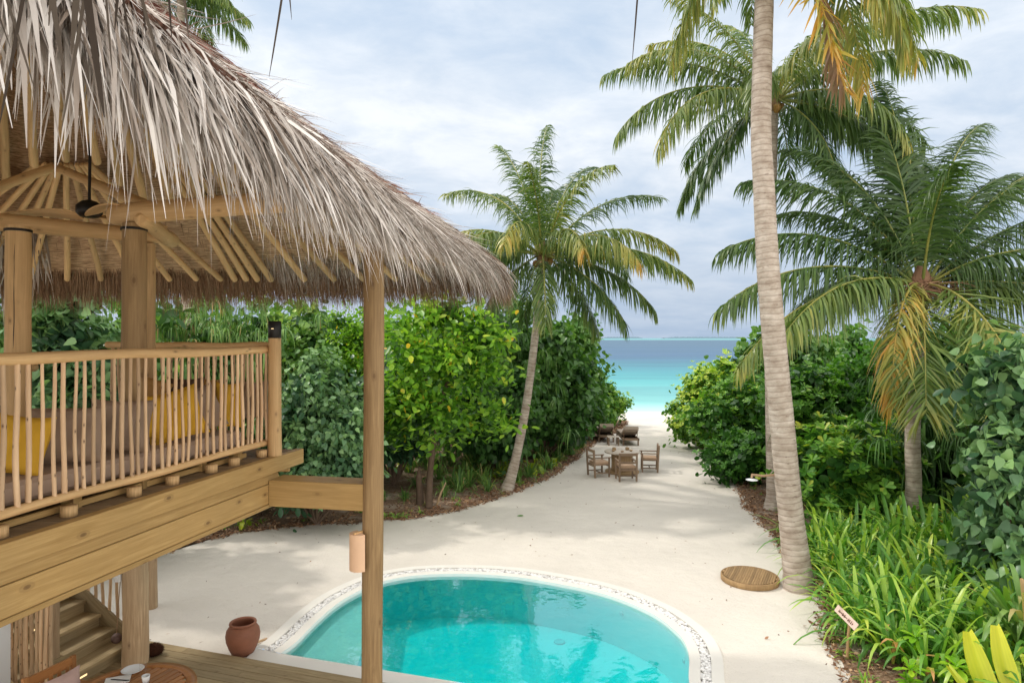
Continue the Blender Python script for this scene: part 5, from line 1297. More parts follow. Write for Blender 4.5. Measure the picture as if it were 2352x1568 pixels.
# palm D, low crown at the right
pathD = [Vector((8.62, 14.2, -.1)), pt(2098, 1130, 14.1), pt(2096, 1000, 14.05), pt(2102, 850, 14), pt(2112, 740, 14), pt(2116, 660, 14)]
frD = [dict(az=75, el=78, L=6.3, droop=35, ll=1.1, tint=.08, hang=.4, nl=85), dict(az=40, el=68, L=6.3, droop=50, ll=1.1, tint=.08, hang=.5, nl=85), dict(az=110, el=70, L=5.8, droop=55, ll=1.1, tint=.12, hang=.5, nl=85), dict(az=15, el=55, L=5.8, droop=50, ll=1.1, tint=.1, hang=.6, nl=80), dict(az=165, el=68, L=4.6, droop=75, ll=1.15, tint=.14, hang=.7, nl=80),
       dict(az=92, el=82, L=4.2, droop=22, ll=1.2, tint=.08, hang=.35, nl=80, w=.05), dict(az=150, el=76, L=4.0, droop=45, ll=1.2, tint=.10, hang=.5, nl=80), dict(az=60, el=72, L=4.3, droop=42, ll=1.2, tint=.08, hang=.4, nl=80), dict(az=25, el=62, L=4.3, droop=48, ll=1.2, tint=.10, hang=.5, nl=80),
       dict(az=130, el=60, L=3.8, droop=60, ll=1.15, tint=.14, hang=.6, nl=75), dict(az=5, el=40, L=4.4, droop=35, ll=1.2, tint=.14, hang=1.0, nl=80),
       dict(az=176, el=42, L=4.5, droop=72, ll=1.05, tint=.14, hang=1.0, nl=80), dict(az=188, el=20, L=4.8, droop=62, ll=1.05, tint=.20, hang=1.2, nl=80), dict(az=205, el=10, L=4.4, droop=60, ll=1.05, tint=.33, hang=1.0, nl=80, tip=.1),
       dict(az=196, el=4, L=5.0, droop=58, ll=.9, tint=.40, hang=1.0, nl=80, tip=.1), dict(az=224, el=12, L=3.5, droop=112, pw=.7, ll=.85, tint=.60, tip=.12, hang=.9, nl=70), dict(az=-80, el=2, L=4.0, droop=84, pw=.6, ll=1.1, tint=.44, hang=.12, nl=95, w=.05), dict(az=-120, el=-8, L=3.4, droop=70, pw=.6, ll=1.15, tint=.36, hang=.3, nl=80),
       dict(az=-18, el=6, L=4.2, droop=45, ll=1.15, tint=.30, hang=1.0, nl=80), dict(az=8, el=18, L=4.4, droop=40, ll=1.15, tint=.12, hang=1.1, nl=80), dict(az=40, el=30, L=4.2, droop=60, ll=1.15, tint=.10, hang=.9), dict(az=80, el=30, L=4.2, droop=70, ll=1., tint=.12, hang=1),
       dict(az=110, el=20, L=4.2, droop=70, ll=1., tint=.12, hang=1), dict(az=-40, el=35, L=3.6, droop=80, ll=1.05, tint=.18, hang=1.0), dict(az=-110, el=68, L=3.2, droop=60, ll=1.05, tint=.16, hang=.7), dict(az=-30, el=66, L=3.8, droop=50, ll=1., tint=.12, hang=.6)]
pd_ = palm('coconut palm with a low wide crown and a drooping yellow frond at the right', pathD, [(0, .24), (.1, .17), (.4, .15), (1, .14)], frD, nuts=0, fib=.28)
lf = Leafs(); n = 240; tpD = np.array(pathD[-1][:]); B = np.tile(tpD, (n, 1)) + np.stack([U(-.5, .5, n), U(-.4, .1, n), U(-.12, .1, n)], 1)
lf.strips(B, np.stack([U(-.9, 1.2, n), U(-1, .1, n), U(-.35, .15, n)], 1), unit(n), U(.4, .95, n), U(.012, .028, n), THIN, U(.3, .9, n), U(.3, 1, n)); o = lf.build('dead_sheath', M['fibre'], pd_); o.data.transform(Matrix.Translation(-Vector(pd_.location)))

# palm E, far behind the roof
pathE = [Vector((-12.0, 24, 0)), Vector((-12.0, 24, 8)), pt(415, -12, 24)]
palm('palm crown peeking out behind the ridge of the thatched roof', pathE, [(0, .2), (1, .13)], fan_(8, 0, 360, 50, 2.7, 70, tint=.25, hang=.7) + fan_(9, 0, 360, 8, 2.7, 50, tint=.3, hang=.9), nuts=0)

# ---------------------------------------------------------------- shrubs
def crown_points(lobes, n, shell=.55, per=36, jit=.16):
    """lobes: list of (cx,cy,cz,rx,ry,rz); leaves gathered into sprays near each lobe's skin"""
    lob = np.array(lobes, float); vol = lob[:, 3] * lob[:, 5]; m_ = max(8, n // per); i = rng.choice(len(lob), m_, p=vol / vol.sum())
    d = unit(m_); low = d[:, 2] < -.3; d[low, 2] *= -.6; r = shell + (1 - shell) * rng.random(m_) ** .55 + np.abs(rng.normal(0, .10, m_)) * (rng.random(m_) < .45) * 2.0
    ph = np.sin(d[:, 0] * 5 + i) * .10 + np.sin(d[:, 1] * 6 + 2 * i) * .08 + np.sin(d[:, 2] * 7 + i * 3) * .10
    C = lob[i, :3] + d * lob[i, 3:6] * (r + ph)[:, None]
    k = rng.integers(0, m_, n); sp = jit * U(.5, 1.5, m_)
    off = rng.normal(0, 1, (n, 3)) * sp[k][:, None] * [1, 1, .75] + d[k] * (U(-.6, .8, n) * sp[k] * 1.4)[:, None]
    P = C[k] + off
    P[:, 2] = np.maximum(P[:, 2], .05)
    rr2 = np.clip(r[k] + rng.normal(0, .08, n), 0, 1.2)
    return P, d[k], rr2
def branches(lf_or_none, base, lobes, parent, mat='bark', r0=.05, name='trunk', extra=0):
    mb = MB(); b = Vector(base)
    for l in lobes:
        e = Vector((l[0], l[1], l[2])); m1 = b.lerp(e, .35) + Vector((random.uniform(-.15, .15), random.uniform(-.1, .1), .1))
        mb.tube(catmull([b, m1, e], 5), [r0 * (1 - .75 * k / 10) for k in range(11)], 7, tint=.4)
        for _ in range(extra):
            q = m1.lerp(e, random.uniform(.2, 1)); mb.tube([q, q + Vector((random.uniform(-1, 1) * l[3], random.uniform(-.6, .3) * l[4], random.uniform(.1, .9) * l[5])) * .8], [r0 * .3, r0 * .12], 5, tint=.4)
    return put(mb, name, M[mat], parent)
def shrub(name, label, cat, base, lobes, n, kind, mat, size=(.10, .17), group=None, rb=.05, stems=True, dens=1.0, extra=1, tint=(.15, .75), shell=.55, spray=None):
    """lobes relative to base"""
    t = thing(name, Vector((base[0], base[1], 0)), label, cat, group)
    P, d, r = crown_points(lobes, n, shell, jit=.06 + size[1] * .62)
    out = np.clip((r - shell) / (1 - shell), 0, 1); hgt = P[:, 2] / max(.5, P[:, 2].max())  # leaf tint rises outwards and upwards: crown shading put into the colour
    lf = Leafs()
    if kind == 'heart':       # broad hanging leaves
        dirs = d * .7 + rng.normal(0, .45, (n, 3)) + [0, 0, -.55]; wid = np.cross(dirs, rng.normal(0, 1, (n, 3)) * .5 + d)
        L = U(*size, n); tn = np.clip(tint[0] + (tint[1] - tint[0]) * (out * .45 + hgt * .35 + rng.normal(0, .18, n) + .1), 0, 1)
        lf.strips(P, dirs, wid, L, L * U(.85, 1.05, n), HEART, .25, tn, 0, .14)
    elif kind == 'rosette':   # whorls of spoon-shaped leaves
        m_ = 9; k = n // m_; P = P[:k]; d = d[:k]; out = out[:k]; hgt = hgt[:k]
        ax = d * .7 + [0, 0, .7] + rng.normal(0, .25, (k, 3)); ax /= np.linalg.norm(ax, axis=1, keepdims=True)
        s1 = np.cross(ax, rng.normal(0, 1, (k, 3))); s1 /= np.linalg.norm(s1, axis=1, keepdims=True); s2 = np.cross(ax, s1)
        for j in range(m_):
            a = 2 * PI * j / m_ + rng.normal(0, .25, k); rad = s1 * np.cos(a)[:, None] + s2 * np.sin(a)[:, None]; dirs = rad + ax * U(.25, .9, k)[:, None]; wid = np.cross(dirs, ax)
            L = U(*size, k); tn = np.clip(tint[0] + (tint[1] - tint[0]) * (out * .5 + hgt * .3 + rng.normal(0, .15, k) + .1), 0, 1)
            lf.strips(P - ax * .02, dirs, wid, L, L * .40, OBOV, .12, tn, 0, .10)
    elif kind == 'oval':
        m_ = 5; k = n // m_; P = P[:k]; d = d[:k]; out = out[:k]; hgt = hgt[:k]
        for j in range(m_):
            q = P + rng.normal(0, size[1] * .6, (k, 3)); dirs = d * .8 + rng.normal(0, .55, (k, 3)) + [0, 0, .1]; wid = np.cross(dirs, rng.normal(0, .6, (k, 3)) + [0, 0, 1])
            L = U(*size, k); tn = np.clip(tint[0] + (tint[1] - tint[0]) * (out * .5 + hgt * .3 + rng.normal(0, .2, k) + .1), 0, 1)
            lf.strips(q, dirs, wid, L, L * U(.42, .58, k), OVAL, .2, tn, 0, .10)
    elif kind == 'strap':     # pandan-like heads of long hanging leaves
        m_ = 26; k = max(1, n // m_); P = P[:k]; d = d[:k]
        for j in range(m_):
            dirs = unit(k) * .8 + [0, 0, .75] + d * .5; L = U(*size, k); lf.strips(P, dirs, np.cross(dirs, [0, 0, 1]) + 1e-3, L, U(.022, .038, k), BLADE6, U(.9, 1.9, k), np.clip(tint[0] + (tint[1] - tint[0]) * rng.random(k), 0, 1), .1, .10)
    if spray:
        pass
    # inner mass of darkened leaves: the crown's inner shade is put into the colour
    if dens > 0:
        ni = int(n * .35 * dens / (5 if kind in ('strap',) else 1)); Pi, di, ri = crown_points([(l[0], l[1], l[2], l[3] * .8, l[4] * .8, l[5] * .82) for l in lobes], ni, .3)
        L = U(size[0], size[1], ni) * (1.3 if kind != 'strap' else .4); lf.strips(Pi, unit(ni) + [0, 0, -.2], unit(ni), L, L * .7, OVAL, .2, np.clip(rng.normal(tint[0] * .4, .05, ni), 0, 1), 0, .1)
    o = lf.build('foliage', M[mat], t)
    if stems: branches(None, Vector((base[0], base[1], 0)), [(base[0] + l[0], base[1] + l[1], l[2], l[3], l[4], l[5]) for l in lobes], t, r0=rb, extra=extra)
    return t
def auto_lobes(w, dpt, h, n, seed, z0=.0):
    r = random.Random(seed); out = []
    for k in range(n):
        u = (k + r.uniform(.1, .9)) / n - .5; x = u * w * .92; y = (r.random() - .5) * dpt * .6; top = h * (1 - .40 * abs(2 * x / w) ** 1.8) * (1.0 if k == n // 2 else r.uniform(.78, 1.0))
        rz = r.uniform(.16, .30) * h; out.append((x, y, max(rz * .8, top - rz), w * r.uniform(.15, .26), dpt * r.uniform(.22, .36), rz))
    for k in range(max(3, n // 2)):
        u = (k + r.uniform(.2, .8)) / max(3, n // 2) - .5; out.append((u * w * .8, -dpt * r.uniform(.1, .3), h * r.uniform(.16, .30), w * r.uniform(.16, .24), dpt * .3, h * r.uniform(.16, .24)))
    out.append((0, 0, h * .38, w * .40, dpt * .4, h * .36)); return out
def S(px, D, top_y, wpx, label, kind, mat, n, size, nl=7, seed=1, name='shrub', dp=None, cat='shrub', **kw):
    """a shrub centred on sight line px at distance D, its top at picture height top_y"""
    x = (px - CX) / F * D; h = EYE - (top_y - HY) / F * D; w_ = wpx / F * D
    return shrub(name, label, cat, (x, D), auto_lobes(w_, dp or w_ * .75, h, nl, seed), int(n * 1.35), kind, mat, size, **kw)

# left side, from the sea towards the viewer
S(1395, 34, 880, 66, 'light green beach shrub nearest the sea on the left side of the path', 'rosette', 'scaev', 5200, (.11, .17), 6, 3, 'beach_shrub', rb=.03)
S(1372, 32.5, 925, 60, 'low beach shrub behind the left sun lounger', 'rosette', 'scaev', 2600, (.11, .16), 4, 4, 'beach_shrub', rb=.03)
S(1288, 29.5, 735, 150, 'tall dark green hibiscus tree beside the gap to the sea', 'heart', 'heart', 8000, (.16, .26), 8, 11, 'hibiscus_tree', cat='tree', rb=.08)
S(1318, 27, 688, 90, 'slim upright hibiscus top rising above the other left shrubs', 'heart', 'heart', 2600, (.15, .24), 6, 12, 'hibiscus_tree', cat='tree', rb=.06, dens=.6)
S(1262, 24.5, 735, 150, 'dark hibiscus shrub right behind the slender palm trunk', 'heart', 'heart', 7500, (.15, .25), 8, 13, 'hibiscus_shrub', rb=.07, tint=(.05, .65))
S(1248, 25.5, 880, 110, 'low dark shrub on the left of the sun loungers', 'heart', 'heart', 4200, (.12, .2), 6, 14, 'hibiscus_shrub', rb=.05, tint=(.05, .6))
S(1180, 25, 690, 130, 'dark hibiscus tree between the lime tree and the slender palm', 'heart', 'heart', 6500, (.15, .25), 8, 15, 'hibiscus_tree', cat='tree', rb=.07, tint=(.08, .7))
S(1120, 23, 680, 140, 'screw pine with hanging strap leaves above the lime-green tree', 'strap', 'pandan', 3800, (.7, 1.1), 7, 16, 'screw_pine', cat='tree', rb=.07)
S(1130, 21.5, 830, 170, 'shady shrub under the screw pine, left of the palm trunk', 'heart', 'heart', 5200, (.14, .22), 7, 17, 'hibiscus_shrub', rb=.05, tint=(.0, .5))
S(960, 24, 735, 170, 'mid green tree seen right of the tall timber post, behind the lime tree', 'heart', 'heart', 6500, (.13, .2), 8, 18, 'hibiscus_tree', cat='tree', rb=.06)
S(800, 21, 700, 190, 'sunlit yellowish tree behind the tall timber post', 'oval', 'lime', 9000, (.10, .16), 9, 19, 'sea_almond', cat='tree', rb=.06, tint=(.1, .75), dens=.7)
S(700, 18.5, 705, 150, 'green tree just right of the capped railing post', 'heart', 'heart', 6000, (.12, .18), 8, 20, 'hibiscus_tree', cat='tree', rb=.06, tint=(.2, .9))
S(728, 15.8, 832, 205, 'round bluish green shrub between the railing and the tall post', 'heart', 'heart_grey', 10500, (.10, .155), 11, 21, 'hibiscus_shrub', rb=.04, tint=(.15, .9))
S(905, 20, 800, 150, 'dark shrub right behind the tall timber post', 'heart', 'heart_grey', 4800, (.13, .2), 7, 22, 'hibiscus_shrub', rb=.05, tint=(.05, .6))
S(535, 17.5, 655, 170, 'screw pine clump with hanging leaves behind the railing, below the far eave', 'strap', 'pandan', 5600, (.6, 1.0), 9, 23, 'screw_pine', cat='tree', rb=.05, tint=(.2, .9))
S(405, 16.5, 665, 170, 'screw pine clump left of the other one behind the railing', 'strap', 'pandan', 5200, (.6, 1.0), 9, 24, 'screw_pine', cat='tree', rb=.05, tint=(.2, .95))
S(170, 12.6, 640, 260, 'large heart leaved shrub seen between the two left pavilion posts', 'heart', 'heart_grey', 6500, (.14, .22), 10, 25, 'hibiscus_shrub', rb=.05, tint=(.05, .95))
S(300, 13.6, 700, 190, 'heart leaved shrub behind the middle pavilion post', 'heart', 'heart', 4600, (.14, .2), 9, 26, 'hibiscus_shrub', rb=.05, tint=(.05, .8))
S(-60, 12.5, 650, 230, 'screw pine at the far left edge behind the pavilion', 'strap', 'pandan', 4200, (.6, 1.0), 8, 27, 'screw_pine', cat='tree', rb=.05, tint=(.2, .9))
S(470, 16.5, 830, 240, 'dark undergrowth shrub behind the daybed', 'heart', 'heart', 5200, (.14, .22), 8, 28, 'hibiscus_shrub', rb=.05, tint=(.0, .5))
for i, (px, D, ty, wd) in enumerate(((1050, 30, 725, 260), (850, 29, 705, 260), (650, 28, 668, 260), (420, 26, 640, 300), (120, 24, 630, 340), (-200, 22, 630, 340), (1240, 33, 750, 200))):
    S(px, D, ty, wd, ['dark tree in the back row behind the screw pine', 'back row tree above the yellowish tree', 'back row tree behind the railing post', 'back row tree behind the screw pine clumps', 'back row tree behind the left posts', 'back row tree beyond the left edge', 'back row tree by the hibiscus nearest the sea'][i], 'heart', 'heart', 3000, (.22, .34), 8, 40 + i, 'broadleaf_tree', cat='tree', rb=.08, tint=(.1, .8), dens=1.2)

# the lime green tree in front, with a leaning bare trunk
lb = gp(985, 1166)
lobes = []
for px, py, D_, rx, rz in ((905, 920, 17.6, .55, .55), (960, 760, 17.4, .65, .5), (1035, 735, 17.5, .75, .5), (1110, 775, 17.5, .6, .45), (940, 840, 17.2, .7, .55), (1030, 840, 17.0, .85, .65), (1105, 870, 17.3, .65, .5), (965, 940, 17.0, .7, .5), (1050, 960, 17.2, .7, .45), (1120, 975, 17.4, .45, .4), (900, 1000, 17.4, .35, .4), (1000, 1020, 17.3, .4, .3)):
    p = pt(px, py, D_); lobes.append((p.x - lb.x, p.y - lb.y, p.z, rx, .55, rz))
lt = shrub('sea_almond', 'lime green tree with big leaves and a leaning bare trunk left of the palm', 'tree', (lb.x, lb.y), lobes, 5600, 'oval', 'lime', (.16, .27), stems=False, dens=.12, tint=(-.15, .82), shell=.25)
mb = MB(); pth = catmull([lb, pt(988, 1090, 17.5), pt(1000, 980, 17.4), pt(1020, 900, 17.3), pt(1050, 830, 17.2), pt(1065, 780, 17.3)], 6); mb.tube(pth, [.10 - .07 * k / len(pth) for k in range(len(pth))], 9, wob=.06)
pth = catmull([pt(1005, 960, 17.4), pt(975, 860, 17.3), pt(960, 790, 17.4)], 5); mb.tube(pth, [.045 - .03 * k / len(pth) for k in range(len(pth))], 7); put(mb, 'main_stem', M['bark'], lt)
mb = MB(); p = gp(966, 1158); mb.tube([p, p + Vector((-.02, 0, .35)), p + Vector((-.05, 0, .75)), p + Vector((-.03, 0, .98))], [.12, .09, .075, .03], 9, wob=.12); tag(mb.build('tree_stump', M['bark']), 'short broken stump beside the bare trunk of the lime green tree', 'stump')
mb = MB(); p = gp(1003, 1160); mb.tube([p, p + Vector((.12, 0, .35)), p + Vector((.25, 0, .62))], [.035, .03, .012], 7); tag(mb.build('dead_branch', M['post_pale']), 'bare broken branch leaning out of the ground right of the lime tree trunk', 'branch')

# right side
S(1640, 30, 835, 150, 'bright beach shrub at the sea end of the right bed', 'rosette', 'scaev', 9500, (.13, .19), 9, 51, 'beach_shrub', rb=.03, tint=(.4, 1.05))
S(1615, 27, 925, 125, 'low bright beach shrub in front, at the right edge of the path', 'rosette', 'scaev', 6000, (.12, .17), 7, 52, 'beach_shrub', rb=.03, tint=(.4, 1.05))
S(1665, 28.5, 800, 60, 'beach shrub sprig rising in front of the sea on the right', 'rosette', 'scaev', 1800, (.13, .19), 4, 53, 'beach_shrub', rb=.03, tint=(.3, 1.0))
S(1690, 23.5, 860, 170, 'mid green beach shrub left of the tall trunk', 'rosette', 'mid', 8500, (.13, .19), 8, 54, 'beach_shrub', rb=.03, tint=(.15, .9))
S(1840, 25, 752, 240, 'tall dark shrub behind the two palm trunks', 'heart', 'heart', 7500, (.14, .22), 9, 55, 'hibiscus_shrub', rb=.06, tint=(.05, .75))
S(1690, 20.5, 1000, 120, 'low shrub on the right bed just past the shower', 'rosette', 'mid', 4200, (.12, .18), 6, 56, 'beach_shrub', rb=.03, tint=(.05, .7))
S(1870, 18.5, 835, 210, 'broad shrub right of the tall trunk', 'rosette', 'mid', 8800, (.14, .21), 9, 57, 'broadleaf_shrub', rb=.04, tint=(.1, .8))
S(1990, 19.5, 785, 230, 'dark shrub in front of which the yellow frond hangs', 'oval', 'mid', 8500, (.13, .2), 9, 58, 'broadleaf_shrub', rb=.05, tint=(.0, .6))
S(1960, 15.2, 960, 210, 'light green leafy shrub between the tall trunk and the low palm', 'rosette', 'mid', 7200, (.17, .25), 8, 59, 'broadleaf_shrub', rb=.03, tint=(.25, 1.0), extra=2)
S(2200, 20, 745, 300, 'dark shrub behind the low palm', 'heart', 'heart', 7000, (.16, .24), 9, 60, 'hibiscus_shrub', rb=.06, tint=(.0, .5))  # here and on the next two, understory shade is put into dark tints
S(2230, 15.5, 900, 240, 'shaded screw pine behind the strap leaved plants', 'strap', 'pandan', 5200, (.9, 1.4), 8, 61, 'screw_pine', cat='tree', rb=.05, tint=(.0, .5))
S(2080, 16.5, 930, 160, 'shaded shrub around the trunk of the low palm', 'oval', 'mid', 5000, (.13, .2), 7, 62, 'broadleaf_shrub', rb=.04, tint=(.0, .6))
S(2345, 9.8, 695, 130, 'large leaved vine shrub at the right picture edge', 'heart', 'heart_grey', 2100, (.13, .20), 9, 63, 'hibiscus_shrub', rb=.04, tint=(.1, .95), dp=1.0, dens=.8)
S(2440, 12, 700, 220, 'dark shrub beyond the right picture edge', 'heart', 'heart', 3600, (.18, .26), 8, 64, 'hibiscus_shrub', rb=.05, tint=(.0, .7))
S(2285, 10.4, 1020, 110, 'lower grey green trailing stems of the right edge vine', 'heart', 'heart_grey', 330, (.14, .21), 5, 65, 'hibiscus_shrub', rb=.03, tint=(.15, .8), dens=.5)
for i, (px, D, ty, wd) in enumerate(((1775, 31, 762, 190), (1950, 30, 742, 280), (2200, 29, 735, 320), (2500, 26, 760, 360), (2600, 20, 800, 380))):
    S(px, D, ty, wd, ['back row tree between the palm trunks and the beach shrubs', 'back row tree behind the broad shrub', 'back row tree behind the low palm', 'back row tree near the right edge', 'back row tree outside the right edge'][i], 'heart', 'heart', 2800, (.22, .34), 8, 70 + i, 'broadleaf_tree', cat='tree', rb=.08, tint=(.05, .7), dens=1.2)

# ---------------------------------------------------------------- small plants: a few kinds, copied
def clump(n, L, W, up, hang, mat, name, tint=(.2, .8), spread=.12, dead=.04, prof=BLADE6):
    lf = Leafs(); a = U(0, 2 * PI, n); B = np.stack([np.cos(a) * U(0, spread, n), np.sin(a) * U(0, spread, n), np.zeros(n)], 1)
    e = np.clip(rng.normal(up, .22, n), .15, 1.5); d = np.stack([np.cos(a) * np.cos(e), np.sin(a) * np.cos(e), np.sin(e)], 1); wid = np.stack([-np.sin(a), np.cos(a), rng.normal(0, .25, n)], 1)
    t = np.clip(U(*tint, n), 0, .93); t[rng.random(n) < dead] = 1.0
    lf.strips(B, d, wid, U(L * .6, L * 1.15, n), W * U(.75, 1.2, n), prof, hang * U(.6, 1.5, n), t, .06, .16)
    return lf
def proto_lib(name, mat, fn, k): 
    out = []
    for i in range(k):
        o = fn().build(name, M[mat]); out.append(o); 
    return out
used = {}
def place(protos, key, x, y, z=0, s=1.0, rz=None, label='', cat='plant', group=None):
    i = random.randrange(len(protos)); p = protos[i]
    if not used.get((key, i)): o = p; used[(key, i)] = True
    else: o = p.copy(); COL.objects.link(o)
    o.location = (x, y, z); o.rotation_euler = (0, 0, random.uniform(0, 6.28) if rz is None else rz); o.scale = (s, s, s * random.uniform(.9, 1.1))
    return tag(o, label, cat, group)
lilyA = proto_lib('spider_lily', 'lily', lambda: clump(58, 1.95, .062, 1.22, .62, 'lily', 'l', (.10, .88), .15), 5)
def inpoly_right(x, y):      # right of the bed edge
    for i in range(len(Rp) - 1):
        if (Rp[i].y - y) * (Rp[i + 1].y - y) <= 0: return x > Rp[i].x + .12
    return False
def edge_x(path, y):
    for i in range(len(path) - 1):
        if (path[i].y - y) * (path[i + 1].y - y) <= 0: return path[i].x
    return None
rr_ = random.Random(5)
G1 = 'strap leaved lilies filling the right bed'
y = 8.5
while y < 14.2:
    ex_ = edge_x(Rp, y) or 5.5; x = ex_ + .28 + rr_.random() * .25 + (.55 if y < 9.6 else 0)
    while x < min(y * .80 + 1.2, ex_ + 7):
        if not (abs(x - 5.3) < .5 and abs(y - 11.8) < .4): place(lilyA, 'lily', x + rr_.uniform(-.15, .15), y + rr_.uniform(-.2, .2), 0, rr_.uniform(.9, 1.2) * (.82 + .12 * min(5, x - ex_)), None, 'strap leaved lily clump in the dense green mass of the right bed', 'lily', G1)
        x += rr_.uniform(.38, .58)
    y += .45
# taller near clump at the lower right edge
bigl = proto_lib('screw_pine', 'pandan', lambda: clump(80, 2.5, .075, 1.2, .6, 'pandan', 'p', (.4, .9), .15, .03), 1)
place(bigl, 'big', 6.75, 8.5, .35, 1.05, .3, 'large screw pine with long arching leaves at the lower right picture edge', 'screw pine')
big2 = proto_lib('screw_pine', 'pandan', lambda: clump(70, 2.5, .07, 1.3, .5, 'pandan', 'p', (.35, .8), .15, .03), 1)
place(big2, 'big2', 8.1, 10.2, .3, 1.1, 1.3, 'screw pine standing behind the large one at the right edge', 'screw pine')
# left bed clumps
lilyB = proto_lib('grass_clump', 'pandan', lambda: clump(46, 1.2, .034, 1.2, .6, 'pandan', 'g', (.3, .9), .10, .08), 3)
G2 = 'grassy clumps under the left trees'
for px, py, s in ((1040, 1120, 1.1), (1075, 1118, 1.25), (1110, 1112, 1.2), (1150, 1095, 1.1), (1215, 1095, 1.2), (1250, 1080, 1.1), (1020, 1140, .8), (930, 1150, .7), (960, 1120, .9), (880, 1150, .6), (775, 1075, 1.0), (760, 1090, .9), (800, 1085, .6), (720, 1100, .7), (1190, 1105, 1.), (1285, 1060, 1.0), (1310, 1045, .9), (1060, 1100, 1.3), (1130, 1085, 1.3), (900, 1100, 1.), (850, 1120, .7), (1335, 1030, .8), (900, 1075, 1.5), (940, 1085, 1.5), (985, 1080, 1.6), (1030, 1070, 1.6), (1075, 1065, 1.5), (1010, 1100, 1.2), (1100, 1080, 1.5), (1150, 1060, 1.5), (1205, 1050, 1.4), (1240, 1055, 1.4), (1275, 1040, 1.3), (845, 1090, 1.2), (1055, 1130, 1.1), (1120, 1128, 1.0), (1260, 1078, 1.1), (1090, 1095, 1.6)):
    p = gp(px, py); place(lilyB, 'grassL', p.x, p.y, 0, s, None, 'grassy clump growing in the left bed beneath the trees', 'grass clump', G2)
tuft = proto_lib('weed_tuft', 'lily', lambda: clump(14, .34, .022, .9, .6, 'lily', 't', (.3, .85), .04, .05), 3)
G3 = 'small green weeds along the bed edges'
for k in range(58):
    t = random.random(); i = int(t * (len(Lp) - 1)); p = Lp[i]; place(tuft, 'tuft', p.x - .1 + random.uniform(-.3, .1), p.y + .1 + random.expovariate(2.2), 0, random.uniform(.5, 1.3), None, 'small weed tuft sprouting from the leaf litter at a bed edge', 'weed', G3)
for k in range(54):
    t = random.random() ** .8; i = int(t * (len(Rp) - 1)); p = Rp[i]; place(tuft, 'tuft', p.x + .05 + random.expovariate(3.0), p.y + random.uniform(-.1, .1), 0, random.uniform(.5, 1.2), None, 'small weed tuft sprouting from the leaf litter at a bed edge', 'weed', G3)

def rosette_plant(m_, k, L, tint, h=.5, wr=.34, up=.6):
    lf = Leafs()
    for q in range(k):
        c_ = np.array([rng.normal(0, .05), rng.normal(0, .05), h * (q + 1) / k]); n = m_; a = np.arange(n) * 2.4 + q; e = up * np.ones(n) + rng.normal(0, .2, n) + np.linspace(-.5, .6, n)
        d = np.stack([np.cos(a) * np.cos(e), np.sin(a) * np.cos(e), np.sin(e)], 1); wid = np.stack([-np.sin(a), np.cos(a), np.zeros(n)], 1); Ln = L * U(.75, 1.1, n)
        lf.strips(np.tile(c_, (n, 1)), d, wid, Ln, Ln * wr, [(0, .15), (.3, .6), (.6, 1.0), (.85, .75), (1, .05)], .35, np.clip(U(tint - .2, tint + .25, n), 0, 1), .05, .14)
    mb = MB(); mb.tube([Vector((0, 0, 0)), Vector((0, 0, h))], [.012, .009], 6, tint=.2); lf.addmb(mb); return lf
ros = proto_lib('glossy_plant', 'glossy', lambda: rosette_plant(13, 2, .26, .5, .42), 3)
lbls = [(1905, 1362, 1.0, 'glossy rosette plant touching the foot of the tall palm'), (1935, 1395, .95, 'glossy rosette plant just behind the garden sign'), (1985, 1480, 1.0, 'upright glossy plant right of the sign stake'), (2080, 1555, 1.15, 'big glossy rosette plant low in the right bed, with lime leaves'),
        (1950, 1350, 1.0, 'glossy plant in front of the lilies, above the sign'), (2000, 1425, .8, 'small glossy plant between the sign and the lilies'), (1890, 1345, .8, 'yellowish glossy sprig right against the palm trunk'), (2140, 1610, 1.1, 'glossy plant cut by the lower picture edge'), (2035, 1600, .9, 'glossy plant at the lower picture edge near the sand'), (1915, 1330, .8, 'small glossy plant behind the palm foot'), (1870, 1290, .8, 'pale yellow green sprig on the far side of the palm foot')]
for px, py, s, lb_ in lbls:
    p = gp(px, py); place(ros, 'ros', p.x + .25, p.y, 0, s, None, lb_, 'plant')
# broad strap plants (young coconut / curculigo)
def broad(n, L, W, up, hang, tint):
    lf = Leafs(); a = U(0, 2 * PI, n); e = np.clip(rng.normal(up, .2, n), .3, 1.45); d = np.stack([np.cos(a) * np.cos(e), np.sin(a) * np.cos(e), np.sin(e)], 1); wid = np.stack([-np.sin(a), np.cos(a), np.zeros(n)], 1)
    lf.strips(np.zeros((n, 3)), d, wid, U(L * .7, L * 1.15, n), W * U(.8, 1.2, n), [(0, .08), (.3, .12), (.45, .6), (.65, 1), (.85, .6), (1, .03)], hang * U(.7, 1.4, n), np.clip(rng.normal(tint, .18, n), 0, 1), .15, .15); return lf
br = proto_lib('coconut_seedling', 'yellowleaf', lambda: broad(11, 1.35, .16, 1.15, .75, .25), 2)
for px, py, s, lb_ in ((1165, 1090, 1.05, 'young palm with arching yellow green leaves left of the slender trunk'), (1225, 1085, 1.15, 'young palm with broad leaves right behind the slender trunk'), (1270, 1075, .95, 'young palm with orange tinged leaves right of the slender trunk'), (905, 1090, 1.0, 'young palm with dark broad leaves just right of the tall post'), (1125, 1100, .85, 'small young palm in front of the grassy clumps'), (560, 1215, .7, 'low seedling in the bed below the platform beam')):
    p = gp(px, py); place(br, 'br', p.x, p.y, 0, s, None, lb_, 'seedling')
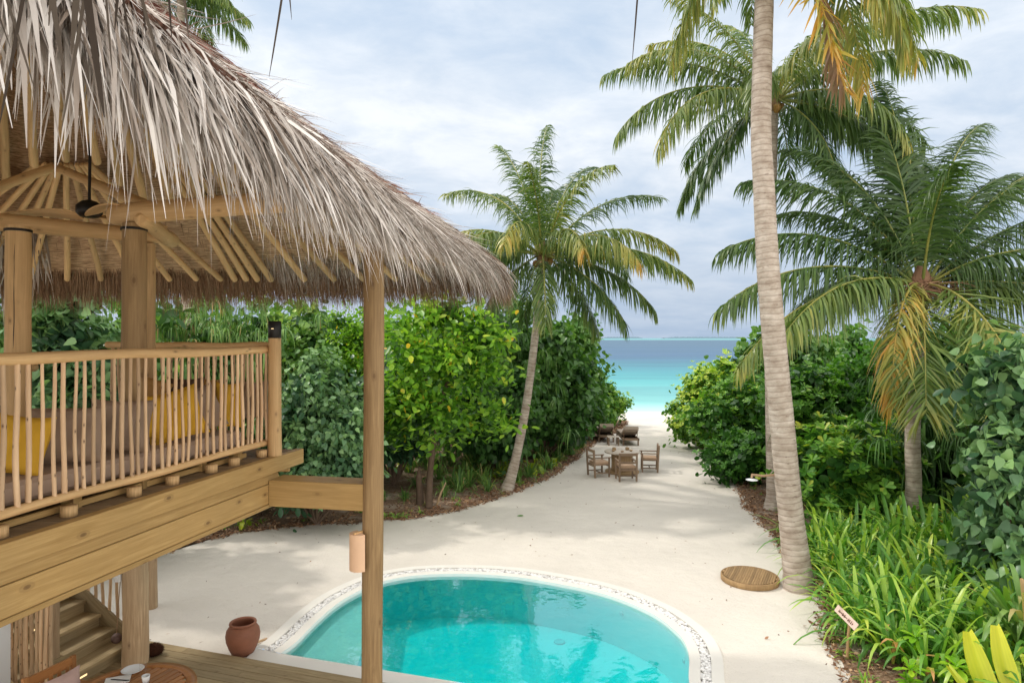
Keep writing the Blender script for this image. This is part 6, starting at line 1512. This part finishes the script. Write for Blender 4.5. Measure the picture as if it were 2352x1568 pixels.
# the big yellow pleated leaves bottom right
ys_ = thing('coconut_seedling', Vector((5.35, 7.9, 0)), 'coconut seedling with two big pleated yellow leaves at the lower right', 'seedling')
def pleated(b, tip, width, tint, bend):
    lf = Leafs(); K = 14; J = 13; b = np.array(b[:]); tip = np.array(tip[:]); ax = tip - b; L = np.linalg.norm(ax); ax /= L; sd = np.cross(ax, [0.1, 1, 0.2]); sd /= np.linalg.norm(sd); nr = np.cross(ax, sd)
    V = np.zeros((K, J, 3)); T = np.zeros((K, J))
    for i in range(K):
        t = i / (K - 1); w_ = width * (math.sin(PI * min(1, t ** .8 * .93)) ** .6) * (1 - .1 * t) + .004
        for j in range(J):
            u = (j / (J - 1) - .5); V[i, j] = b + ax * L * t + sd * w_ * u + nr * (bend * math.sin(PI * t) + (.012 if j % 2 else 0) * (w_ / width)) + nr * abs(u) * -.10 * t; T[i, j] = tint + (.12 if j % 2 else 0) + .15 * t
    idx = np.arange(K * J).reshape(K, J); Fq = np.stack([idx[:-1, :-1], idx[:-1, 1:], idx[1:, 1:], idx[1:, :-1]], -1).reshape(-1, 4); lf.raw(V.reshape(-1, 3), Fq, T.ravel()); return lf
base_ = Vector((5.92, 7.75, .05))
for (px, py, D_, wd, tn, bd) in ((2226, 1450, 7.75, .26, .62, -.08), (2290, 1436, 7.8, .25, .70, -.06), (2180, 1530, 7.6, .10, .35, .1), (2350, 1500, 8.0, .13, .3, .1)):
    e = pt(px, py, D_); b_ = base_ + Vector(((px - 2258) / 1500 * 6.0, 0, 0)); o = pleated(b_, e, wd, tn, bd).build('leaf', M['yellowleaf'], ys_); o.data.transform(Matrix.Translation(-Vector(ys_.location)))
mb = MB(); mb.tube([base_ + Vector((0, 0, -.05)), base_ + Vector((0, 0, .1))], [.05, .03], 8); put(mb, 'stem', M['bark'], ys_)

# fallen leaf bits on the open sand
lf = Leafs(); n = 420; X = U(-6, 7.5, n); Y = U(9.5, 27, n); P = np.stack([X, Y, np.full(n, .012)], 1)
di = rng.normal(size=(n, 3)); di[:, 2] *= .15; wd = rng.normal(size=(n, 3)); wd[:, 2] *= .2
keep = np.array([not (-3.9 < x < 3.2 and y < 13.4) for x, y in zip(X, Y)])
lf.strips(P[keep], di[keep], wd[keep], U(.02, .07, keep.sum()), U(.008, .025, keep.sum()), [(0, .3), (.5, 1), (1, .2)], .05, U(0, .7, keep.sum()))
tag(lf.build('leaf_debris', M['litter']), kind='stuff')
g_ = gp(1188, 1186); lf = Leafs(); lf.strips(np.array([[g_.x, g_.y, .02]]), np.array([[1., .3, .1]]), np.array([[0, 1., .2]]), .17, .08, OVAL, .1, .5); tag(lf.build('fallen_leaf', M['mid']), 'single green leaf lying on the open sand between the pool and the palm', 'leaf')

# rope ties holding the shower pipe to the trunk
for px, py, D_, r in ((1808, 1103, 11.65, .232), (1823, 1228, 11.7, .245)):
    c_ = pt(px, py, D_); mb = MB()
    for q in range(2):
        mb.tube([c_ + Vector((r * math.cos(a * PI / 12), r * math.sin(a * PI / 12), .02 * q - .03 * math.cos(a * PI / 12))) for a in range(25)], [.009] * 25, 6, cap=False)
    put(mb, 'rope_tie', M['rope'], sh)
